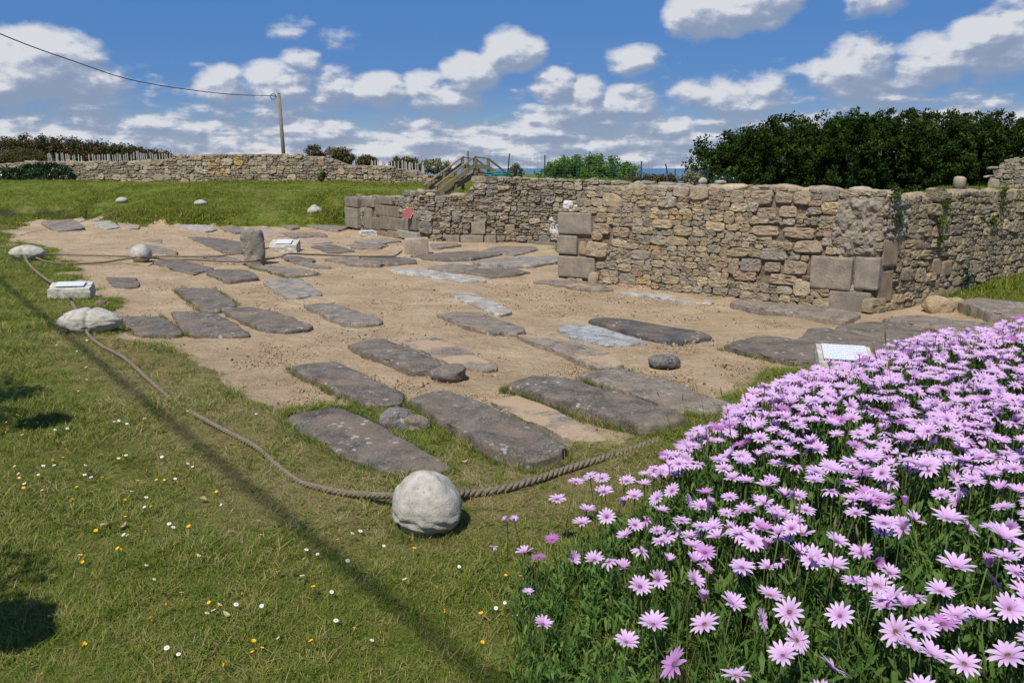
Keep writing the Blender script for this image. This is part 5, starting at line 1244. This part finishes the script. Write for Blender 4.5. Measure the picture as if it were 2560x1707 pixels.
scatter('edge_grass', np.stack([x, y, z], -1), np.stack([RG.normal(size=n)*.2, RG.normal(size=n)*.2, RG.uniform(0, 6.28, n)], -1), RG.uniform(.5, 1.2, n), RG.integers(0, 5, n), cg_edge, 'uncut grass fringing slabs and boulders', 'grass')
# crumbs and little stones on the sand
crumbs = [lump('crumb', (1, .8, .6), random.Random(i), 1, .35, 2.2, M_MORT if i % 3 == 0 else M_GROUND) for i in range(6)]
M_CRUMB = mat_simple('sand_crumb', (.24, .165, .10), (.46, .34, .22), 3, .95, 0)
for i, c_ in enumerate(crumbs):
    c_.materials.clear(); c_.materials.append(M_CRUMB if i % 6 else M_MORT)
cg_cr = proto('crumb', crumbs); xs, ys = [], []
for yr, xr, dn in (((5, 9), (-6, 7), 900), ((9, 14), (-9, 8), 420), ((14, 27), (-18, 4), 90)):
    a, c = sample(xr, yr, dn, lambda x, y: sandness(x, y)*inview(x, y)*offslab(x, y, -.0)*S(-.5, .5, fbm(x*1.2, y*1.2, 2.0, 3)+.1)); xs.append(a); ys.append(c)
x = np.concatenate(xs); y = np.concatenate(ys); n = len(x)
scatter('sand_crumbs', np.stack([x, y, H(x, y)-.026], -1), RG.uniform(0, 6.28, (n, 3)), np.exp(RG.normal(size=n)*.5)*.012, RG.integers(0, 6, n), cg_cr, 'crumbs of sand and grit strewn over the sand floor', 'sand')

# ------------------------------------------------------------------ flower bed
def bedT(x, y): return bedG(x, y) + (.27 + .13*S(.0, 1.0, x))
# leafy shoots
def shoot(seed):
    rg = np.random.default_rng(seed); V = []
    h = .30
    for k in range(22):
        z = h*rg.uniform(.05, 1.0); az = rg.uniform(0, 6.28); L = rg.uniform(.045, .085); W2 = rg.uniform(.010, .018); el_ = rg.uniform(.2, 1.1)
        d_ = np.array([math.cos(az)*math.sin(el_), math.sin(az)*math.sin(el_), math.cos(el_)]); sd2 = np.array([-math.sin(az), math.cos(az), 0]); o = np.array([rg.normal()*.018, rg.normal()*.018, z*.85]); dr_ = np.array([0, 0, -.25*L])
        r0 = (o - sd2*W2*.2, o + sd2*W2*.2); r1 = (o + d_*L*.55 - sd2*W2*.55, o + d_*L*.55 + sd2*W2*.55); r2 = (o + d_*L + dr_*.6 - sd2*W2*.08, o + d_*L + dr_*.6 + sd2*W2*.08)
        V += [r0[0], r0[1], r1[1], r1[0], r1[0], r1[1], r2[1], r2[0]]
    return quads('shoot', np.array(V), M_DLEAF)
def inbed(x, y, m=.0):
    yb = np.interp(x, BEDX, BEDY); return (x > .02+m) & (y < yb-.12-m) & (y > 1.0)
cg_sh = proto('leafy_shoot', [shoot(700+i) for i in range(5)] + [tuft(720+i, 9, .30, .0055, (.02, .5), .03, .9, 5, M_BLADE) for i in range(3)])
x, y = sample((-.2, 5.5), (1.2, 6.6), 620, lambda x, y: inbed(x, y)*inview(x, y, 250)); n = len(x)
hs_ = (bedT(x, y)-bedG(x, y))/.38; isg = RG.uniform(0, 1, n) < np.where((x < 1.2) & (y < 3.0), .50, .30)
vid = np.where(isg, RG.integers(5, 8, n), RG.integers(0, 5, n))
scatter('flower_bed_foliage', np.stack([x, y, H(x, y)-.01], -1), np.stack([RG.normal(size=n)*.18, RG.normal(size=n)*.18, RG.uniform(0, 6.28, n)], -1), hs_*RG.uniform(.75, 1.08, n)*np.where(isg, 1.15, .95), vid, cg_sh, 'dense green leaves and grass of the flower bed', 'foliage')
# flower meshes (unit: metres, open flower 9 cm across)
def petal(seed, L=.041, w=.0110, up=.30, curl=-.5, r0=.006):
    rg = np.random.default_rng(seed); st = 6; P = []; Fc = []; ang = up; p = np.array([r0, 0, 0.0])
    for k in range(st+1):
        t = k/st; wk = w*.5*(math.sin(math.pi*min(1, .12+.80*t))**.7)*(1 if k < st else .28); ch = .0016*math.sin(math.pi*t)
        P += [(p[0], -wk, p[2]+ch), (p[0], 0, p[2]), (p[0], wk, p[2]+ch)]
        p = p + np.array([math.cos(ang), 0, math.sin(ang)])*L/st; ang += curl/st
    for k in range(st):
        for j in range(2): Fc.append((k*3+j, (k+1)*3+j, (k+1)*3+j+1, k*3+j+1))
    return P, Fc
def ring(seed, n, up, curl, miss=0.0, jit=.12):
    rr = random.Random(seed); m_ = MB()
    for k in range(n):
        if rr.random() < miss: continue
        P, Fc = petal(k, .041*rr.uniform(.9, 1.06), .0114*rr.uniform(.85, 1.1), up + rr.uniform(-jit, jit), curl + rr.uniform(-.25, .25))
        a = 2*math.pi*k/n + rr.uniform(-.06, .06); c, s_ = math.cos(a), math.sin(a); m_.add([(x_*c-y_*s_, x_*s_+y_*c, z_) for x_, y_, z_ in P], Fc)
    return m_
RINGS = [ring(1, 15, .40, -.5), ring(2, 14, .55, -.6), ring(3, 16, .30, -.45), ring(4, 13, .62, -.45, .06, .2), ring(5, 14, .95, -.35, 0, .2), ring(6, 12, .15, -1.1, .12, .3), ring(7, 13, 1.35, -.25, 0, .1), ring(8, 11, .5, -1.6, .25, .5)]
RMESH = {mt.name: [r_.mesh('petals', mt, True) for r_ in RINGS] for mt in (M_PET, M_PETD, M_PETW)}
PETM = []
for k in range(6):
    P, Fc = petal(k, .041*(.92+.03*k), .0114*(.9+.035*k), .0, -.50+.06*k); PETM.append(mesh('petal', P, Fc, M_PET))
m_ = MB()
for k in range(5):
    pass
bm = bmesh.new(); bmesh.ops.create_uvsphere(bm, u_segments=10, v_segments=6, radius=1)
for v_ in bm.verts: v_.co = (v_.co.x*.0082, v_.co.y*.0082, v_.co.z*.0042+.001)
DISC = bpy.data.meshes.new('disc'); bm.to_mesh(DISC); bm.free(); DISC.materials.append(M_DISC); DISC.polygons.foreach_set('use_smooth', [True]*len(DISC.polygons))
m_ = MB()
for k in range(14):
    a = k/14*6.283; m_.box((.0082*math.cos(a), .0082*math.sin(a), .0035), (.0020, .0020, .0030))
ANTH = m_.mesh('anthers', M_ANTH)
STEMS = []
for k in range(3):
    dx, dy = [(.0, .0), (.05, .02), (-.04, .04)][k]; m_ = MB(); m_.tube([(0,0,0), (dx*.25,dy*.25,.4), (dx*.6,dy*.6,.75), (dx,dy,1.0)], [.0024,.0022,.002,.0026], 5)
    STEMS.append((m_.mesh('stem', M_STEM, True), dx, dy))
fl = []     # (x, y, z, size, kind, petals?)
rr = random.Random(99)
EXPL = [(1686,1660,92),(1633,1562,78),(1762,1562,78),(1566,1606,66),(1357,1560,54),(1312,1381,52),(1347,1393,42),(1393,1248,50),(1268,1303,34),(1286,1303,34),(1431,1396,48),(1233,1367,28),(1486,1400,56),(1523,1404,54),(1556,1420,52),
        (1600,1466,62),(1645,1448,56),(1735,1450,58),(1758,1500,60),(1830,1510,66),(1903,1548,56),(1975,1530,72),(1958,1640,74),(1990,1600,66),(2100,1540,70),(2220,1520,74),(1840,1690,70),(2080,1672,80),(2230,1500,80),(2330,1640,76),(2410,1660,70),(2520,1640,82),(2505,1345,98),(2390,1420,92),(2370,1300,76),
        (1454,1308,50),(1468,1276,50),(1517,1292,48),(1558,1263,50),(1616,1300,46),(1588,1312,46),(1652,1278,50),(1704,1302,48),(1720,1254,44),(1603,1378,54),(1563,1340,50),(1668,1342,56),(1730,1366,58),(1440,1205,46),(1505,1196,44),(1567,1203,46),(1610,1212,46),(1643,1246,46),(1475,1190,40),(1672,1400,40),(1510,1230,50),(1586,1240,48),(1320,1480,30)]
def back(u, v):      # point where the ray meets the flower-top surface
    z = .6
    for _ in range(12):
        p_ = gp(u, v, z); z = .5*z + .5*float(bedT(np.array([p_.x]), np.array([p_.y]))[0])
    return gp(u, v, z)
for (u, v, s_) in EXPL:
    p_ = back(u, v); d_ = (p_-Vector((0,0,CAMH))).length
    if p_.x < .0: p_ = gp(u, v, H1(p_.x, p_.y)+.24); d_ = (p_-Vector((0,0,CAMH))).length
    fl.append([p_.x, p_.y, p_.z, min(.115, max(.055, s_*d_/FPX)), 0])
def dens_px(u, v):
    if v > 1420 and u < 1920: return 0.0
    if u < 1400: return .12
    if v > 1200 and u < 1700: return .0 if v > 1180 and u < 1640 else .35
    if 2250 < u < 2560 and 1180 < v < 1300: return .28
    if v > 1480: return .6
    if v > 1250: return .8
    return .85
pts = [(f[0], f[1]) for f in fl]; tries = 0; cell = {}
def nearok(x, y, d_):
    k = (int(x/.1), int(y/.1))
    for i in (-1, 0, 1):
        for j in (-1, 0, 1):
            for (a, c) in cell.get((k[0]+i, k[1]+j), ()):
                if (a-x)**2+(c-y)**2 < d_*d_: return False
    return True
for (a, c) in pts: cell.setdefault((int(a/.1), int(c/.1)), []).append((a, c))
while tries < 16000 and len(fl) < 1100:
    tries += 1; x_, y_ = rr.uniform(.05, 5.2), rr.uniform(1.3, 6.4); md_ = .062
    if rr.random() < .3 and len(fl) > 150:
        f0 = rr.choice(fl[60:]); a_ = rr.uniform(0, 6.28); d_ = rr.uniform(.04, .085); x_, y_, md_ = f0[0]+d_*math.cos(a_), f0[1]+d_*math.sin(a_), .034
    if not inbed(np.array([x_]), np.array([y_]), -.06)[0]: continue
    z_ = float(bedT(np.array([x_]), np.array([y_]))[0]) + rr.uniform(-.05, .035); u, v = proj(x_, y_, z_)
    if u < 1240 or u > 2620 or v > 1740 or rr.random() > dens_px(u, v) or not nearok(x_, y_, md_): continue
    cell.setdefault((int(x_/.1), int(y_/.1)), []).append((x_, y_)); fl.append([x_, y_, z_, rr.uniform(.068, .092)*(1 if y_ > 2.6 else 1.03), 0])
# white ones at the far right rear
for (u, v) in ((2424,843),(2452,842),(2494,838),(2540,818),(2556,820),(2462,862),(2528,830)):
    p_ = back(u, v+8); p_.z += .05; fl.append([p_.x, p_.y, p_.z, .085, 2])
for f in fl:
    if f[4] == 0 and rr.random() < .05: f[4] = 1
def bigness(f): return f[3]/math.sqrt(f[0]**2+f[1]**2+(CAMH-f[2])**2)
fl.sort(key=bigness, reverse=True)
fl = [f for f in fl if f[4] == 2] + [f for f in fl if f[4] != 2]
LAB = {0: 'pale pink daisy with dark eye among the crowded flower bed', 1: 'deeper magenta daisy among the paler ones in the flower bed', 2: 'white daisy at the rear right edge of the pink flower bed'}
GRP = {0: 'pale pink daisies of the flower bed', 1: 'deep pink daisies of the flower bed', 2: 'white daisies of the flower bed'}
SPEC = {(1686,1660): 'lowest front pink daisy, fully open, lone near the bottom edge', (1633,1562): 'open pink daisy left one of a level pair near the bottom', (1762,1562): 'open pink daisy right one of a level pair near the bottom',
        (1566,1606): 'half closed pink daisy left of the lowest daisy', (1357,1560): 'lone pink daisy hanging over the lawn at the lower left of the bed', (1393,1248): 'single pink daisy on a tall stem at the left tip of the bed'}
restV = {0: MB(), 1: MB()}; restD = MB(); restS = MB()
for i, (x_, y_, z_, s_, kd) in enumerate(fl):
    gz = H1(x_, y_) - .01; stm, dx, dy = STEMS[rr.randrange(3)]; rz0 = rr.uniform(0, 6.28); sc = s_/.093
    # flowers turn towards the sun
    tl = abs(rr.gauss(.12, .26)) if rr.random() < .85 else rr.uniform(.6, 1.2); ta = math.atan2(SUN_H[1], SUN_H[0]) + rr.gauss(0, 1.0)
    nrm = Vector((math.cos(ta)*math.sin(tl), math.sin(ta)*math.sin(tl), math.cos(tl))); qh = nrm.to_track_quat('Z', 'Y'); 
    kind_ring = rr.choices(range(8), [4, 4, 3, 3, 1.6, 1.6, .9, 1.0])[0]; hh = max(.08, z_-gz)
    head = Vector((x_, y_, z_)); cosr, sinr = math.cos(rz0), math.sin(rz0); basep = Vector((x_-(dx*cosr-dy*sinr), y_-(dx*sinr+dy*cosr), gz))
    spin = Matrix.Rotation(rr.uniform(0, 6.28), 3, 'Z'); RM = qh.to_matrix() @ spin
    if i < 300:
        root = empty('white_daisy_flower' if kd == 2 else 'pink_daisy_flower', basep); 
        lab = LAB[kd]; own = False
        if kd == 0:
            for (uu, vv), lb in list(SPEC.items()):
                q_ = proj(x_, y_, z_)
                if abs(q_[0]-uu) < 6 and abs(q_[1]-vv) < 6: lab = lb; own = True; del SPEC[(uu, vv)]; break
        grp = GRP[kd]
        if kd == 0 and not own:
            uu, vv = proj(x_, y_, z_)
            lab, grp = (('pale pink daisy on the sparse left fringe of the bed, over the lawn', 'pink daisies on the left fringe') if uu < 1560 else
                        ('pale pink daisy in the front rows of the bed near the bottom edge', 'pink daisies in the front rows') if vv > 1430 else
                        ('pale pink daisy in the right part of the bed towards the picture edge', 'pink daisies in the right part') if uu > 2230 else
                        ('pale pink daisy in the rear rows of the bed facing the slabs', 'pink daisies in the rear rows') if vv < 1150 else
                        ('pale pink daisy in the crowded middle of the bed', 'pink daisies in the middle'))
        tag(root, lab, 'flower', grp)
        o = link('stem', stm, root, (0,0,0), (0,0,rz0)); o.scale = (1, 1, hh)
        e = RM.to_euler(); hl = head - basep
        dsc = link('disc', DISC, root, hl, e); dsc.scale = (sc,)*3
        mt = [M_PET, M_PETD, M_PETW][kd]
        if bigness(fl[i]) > .0335 and kd == 0:
            link('anthers', ANTH, dsc)
            npet = rr.randint(13, 16); up0 = rr.uniform(.25, .62)
            for k in range(npet):
                pr = RM @ Matrix.Rotation(6.2832*k/npet + rr.uniform(-.05, .05), 3, 'Z') @ Matrix.Rotation(-up0 + rr.uniform(-.12, .12), 3, 'Y')
                o = link('petal', PETM[rr.randrange(6)], root, hl, pr.to_euler()); o.scale = (sc*rr.uniform(.95, 1.04), sc, sc)
        else:
            o = link('petals', RMESH[mt.name][kind_ring], root, hl, e); o.scale = (sc,)*3
    else:
        r_ = RINGS[kind_ring]; restV[1 if kd == 1 else 0].add([tuple(head + RM @ (Vector(p_)*sc)) for p_ in r_.V], r_.F)
        restD.add([tuple(head + RM @ (v_.co*sc)) for v_ in DISC.vertices], [tuple(p_.vertices) for p_ in DISC.polygons])
        restS.tube([basep, basep.lerp(head, .6) + Vector((.004, .003, 0)), head], .0022, 4, False)
def mat_petal_far(name, c):
    return mat_leaf(name, [(0, tuple(v*.85 for v in c)), (1, c)], .55, .3)
root = empty('far_pink_daisies', (2.5, 4.5, .5)); tag(root, 'crowd of small pink daisies filling the rear of the flower bed', 'flowers', kind='stuff')
Mf0 = mat_petal_far('pink_petal_far', (.74, .50, .78)); Mf1 = mat_petal_far('deep_pink_petal_far', (.52, .20, .52))
for nm, mb_, mt in (('petals', restV[0], Mf0), ('deep_petals', restV[1], Mf1), ('discs', restD, M_DISC), ('stems', restS, M_STEM)):
    if mb_.V:
        o = link(nm, mesh(nm, np.array(mb_.V) - np.array(root.location), mb_.F, mt), root); tag(o, kind='stuff')
# arching grass blades and seed heads standing in the bed
m_ = []; rg = np.random.default_rng(55)
for k in range(150):
    x_, y_ = rg.uniform(.05, 4.2), rg.uniform(1.5, 6.0)
    if not inbed(np.array([x_]), np.array([y_]), -.05)[0]: continue
    u, v = proj(x_, y_, .8)
    m_ += blade(rg, rg.uniform(.35, .6), rg.uniform(.004, .009), rg.uniform(.05, .6), rg.uniform(.4, 1.6), 6, None, (x_, y_, H1(x_, y_)))
o = link('long_grass_blades', quads('long_grass_blades', np.array(m_), M_BLADE)); tag(o, 'long arching grass blades growing through the flower bed', 'grass', kind='stuff')
SH = MB()
for (u, v, u2, v2) in ((1706,980,1712,1055),(1738,955,1762,1010),(1800,965,1830,1070),(1860,975,1880,1060),(1640,970,1680,1045),(1530,1120,1560,1190),(1500,1140,1490,1210),(2212,806,2225,1040),(2180,850,2235,1060),(1900,945,1902,1010),(1950,960,1990,1060),(2090,1290,2060,1480),(2000,1240,1990,1460),(2140,1310,2170,1480)):
    a = back(u2, v2 + 40); b_ = at(u, v, a.y+.05); SH.tube([a, a.lerp(b_, .5)+Vector((.01,0,.01)), a.lerp(b_, .82)], [.0016,.0013,.001], 4); SH.tube([a.lerp(b_, .8), a.lerp(b_, .9), b_], [.001,.0042,.0008], 5)
M_SEED = mat_simple('seed_head', (.10, .10, .045), (.20, .17, .08), 60, .8, 0)
o = link('grass_seed_heads', SH.mesh('grass_seed_heads', M_SEED, True)); tag(o, 'thin grass stalks with brown seed heads over the flower bed', 'grass', kind='stuff')

# ------------------------------------------------------------------ little flowers and fallen leaves on the lawn
def rosette(n, r, w, up, mat, disc=None):
    m2 = MB()
    for k in range(n):
        a = 6.2832*k/n; c, s_ = math.cos(a), math.sin(a); P = [(.15*r, -.15*w, 0), (.15*r, .15*w, 0), (.7*r, .5*w, up*.8), (r, .2*w, up), (r, -.2*w, up), (.7*r, -.5*w, up*.8)]
        m2.add([(x_*c-y_*s_, x_*s_+y_*c, z_) for x_, y_, z_ in P], [(0, 1, 2, 3, 4, 5)])
    return m2.mesh('petals', mat)
BUT = rosette(5, .011, .013, .006, M_YEL); DAI = rosette(11, .011, .0055, .001, M_WPET)
m2 = MB(); m2.tube([(0,0,-.01), (0,0,.003)], [.002,.0045], 7); YD = m2.mesh('disc', M_YEL)
m2 = MB(); m2.tube([(0,0,0), (.003,0,.5), (0,0,1)], [.0011,.001,.001], 4, False); LST = m2.mesh('stem', M_STEM)
YB = [(48,1060),(157,1040),(128,1100),(69,1032),(2,1028),(95,1047),(119,1105),(220,965),(198,992),(333,1035),(424,1128),(312,1153),(131,1173),(163,1164),(260,1215),(520,1160),(484,1173),(346,1222),(412,1216),(369,1190),(434,1197),(457,1229),(395,1218),(195,1240),(105,1241),(64,1244),(53,1228),(380,1292),(316,1309),(546,1250),(514,1163),(256,1164),(474,1352),(368,1352),(182,1272),
      (18,1103),(70,1075),(316,1283),(313,1282),(606,1500),(785,1500),(658,1655),(635,1640),(563,1690),(216,1655),(380,1565),(525,1540),(420,1546),(635,1668),(780,1655),(843,1380),(300,1398),(245,1350),(1262,1468),(1298,1466),(1330,1535),(1202,1570),(1205,1650),(300,1395),(206,1420),(203,1425),(1038,1398)]
WB = [(20,1075),(5,1090),(95,1076),(163,1085),(172,1093),(142,1095),(204,1086),(298,1068),(322,1086),(365,1069),(218,930),(288,1065),(310,1170),(319,1161),(461,1138),(473,1180),(454,1172),(404,1165),(485,1194),(442,1225),(214,1217),(227,1212),(64,1237),(50,1215),(39,1186),(138,1183),(272,1175),(300,1170),(215,1185),(365,1260),(173,1266),(363,1286),(310,1368),(321,1372),(425,1330),(433,1337),(368,1440),(389,1476),(534,1550),(460,1510),(425,1670),(770,1405),(795,1407),(765,1430),(690,1457),(760,1468),(655,1371),(577,1350),(554,1284),(650,1325),
      (100,1205),(110,1192),(500,1420),(520,1560),(556,1560),(595,1545),(655,1545),(840,1580),(890,1590),(700,1620),(450,1660),(830,1500),(870,1440),(900,1350),(960,1385),(1010,1480),(1095,1500),(1150,1440),(1110,1560),(930,1640),(880,1360),(1240,1548),(1260,1545),(1290,1565),(1285,1570),(330,1255),(255,1240),(160,1130),(60,1100),(130,1020),(140,870),(195,890),(220,860),(470,1040),(560,1075),(640,1060),(710,1040),(560,950),(430,875),(2500,700),(2460,705),(2530,698)]
for nm, L_, hd, lab, grp in (('buttercup', YB, BUT, 'small yellow buttercup in the lawn left of the flower bed', 'buttercups in the lawn'), ('lawn_daisy', WB, DAI, 'tiny white lawn daisy in the short grass', 'white daisies in the lawn')):
    for k, (u, v) in enumerate(L_):
        p_ = gpg(u+rr.uniform(-3, 3), v+rr.uniform(-3, 3)); hh = rr.uniform(.035, .075); root = empty(nm, p_); w_ = 'on the lower lawn near the bottom edge' if v > 1420 else ('by the foot of the right wall' if u > 2000 else ('on the left lawn' if u < 420 else 'on the lawn near the rope and front boulder'))
        tag(root, ('small yellow buttercup ' if nm == 'buttercup' else 'tiny white daisy in short grass ') + w_, 'flower', nm.replace('_', ' ') + ' flowers ' + w_); sc = rr.uniform(.75, 1.15)
        o = link('stem', LST, root); o.scale = (1, 1, hh)
        e = (rr.uniform(-.4, .2), rr.uniform(-.4, .2), rr.uniform(0, 6)); e = (rr.uniform(.1, .6), rr.uniform(-.4, .1), rr.uniform(0, 6))
        o = link('petals', hd, root, (0, 0, hh), e); o.scale = (sc,)*3
        o = link('disc', YD, root, (0, 0, hh), e); o.scale = (sc,)*3
for k, (u, v, s_, lab) in enumerate(((508,1264,.052,'pale dry leaf lying on the lawn in the middle left'), (265,1330,.05,'brown curled leaf on the lower left lawn'), (310,1326,.045,'yellowish leaf beside the brown curled leaf'), (1163,1163,.05,'orange brown leaf on the grass right of the front boulder'), (570,1550,.035,'tan leaf scrap near the bottom of the lawn'), (135,1560,.05,'pale torn leaf on the shaded lower left lawn'))):
    p_ = gpg(u, v); P = []; Fc = []; 
    for j in range(7):
        t = j/6; w_ = .3*s_*math.sin(math.pi*(.04+.92*t))**.8; z_ = .012*math.sin(t*3.1+k)+.012; P += [((t-.5)*s_, -w_, z_+.008), ((t-.5)*s_, 0, z_), ((t-.5)*s_, w_, z_+.008)]
    for j in range(6):
        for i2 in range(2): Fc.append((j*3+i2, (j+1)*3+i2, (j+1)*3+i2+1, j*3+i2+1))
    o = link('fallen_leaf', mesh('fallen_leaf', P, Fc, M_DEAD), None, p_ + Vector((0,0,.012)), (rr.uniform(-.2,.2), rr.uniform(-.2,.2), rr.uniform(0,6))); tag(o, lab, 'leaf', 'fallen leaves on the lawn')
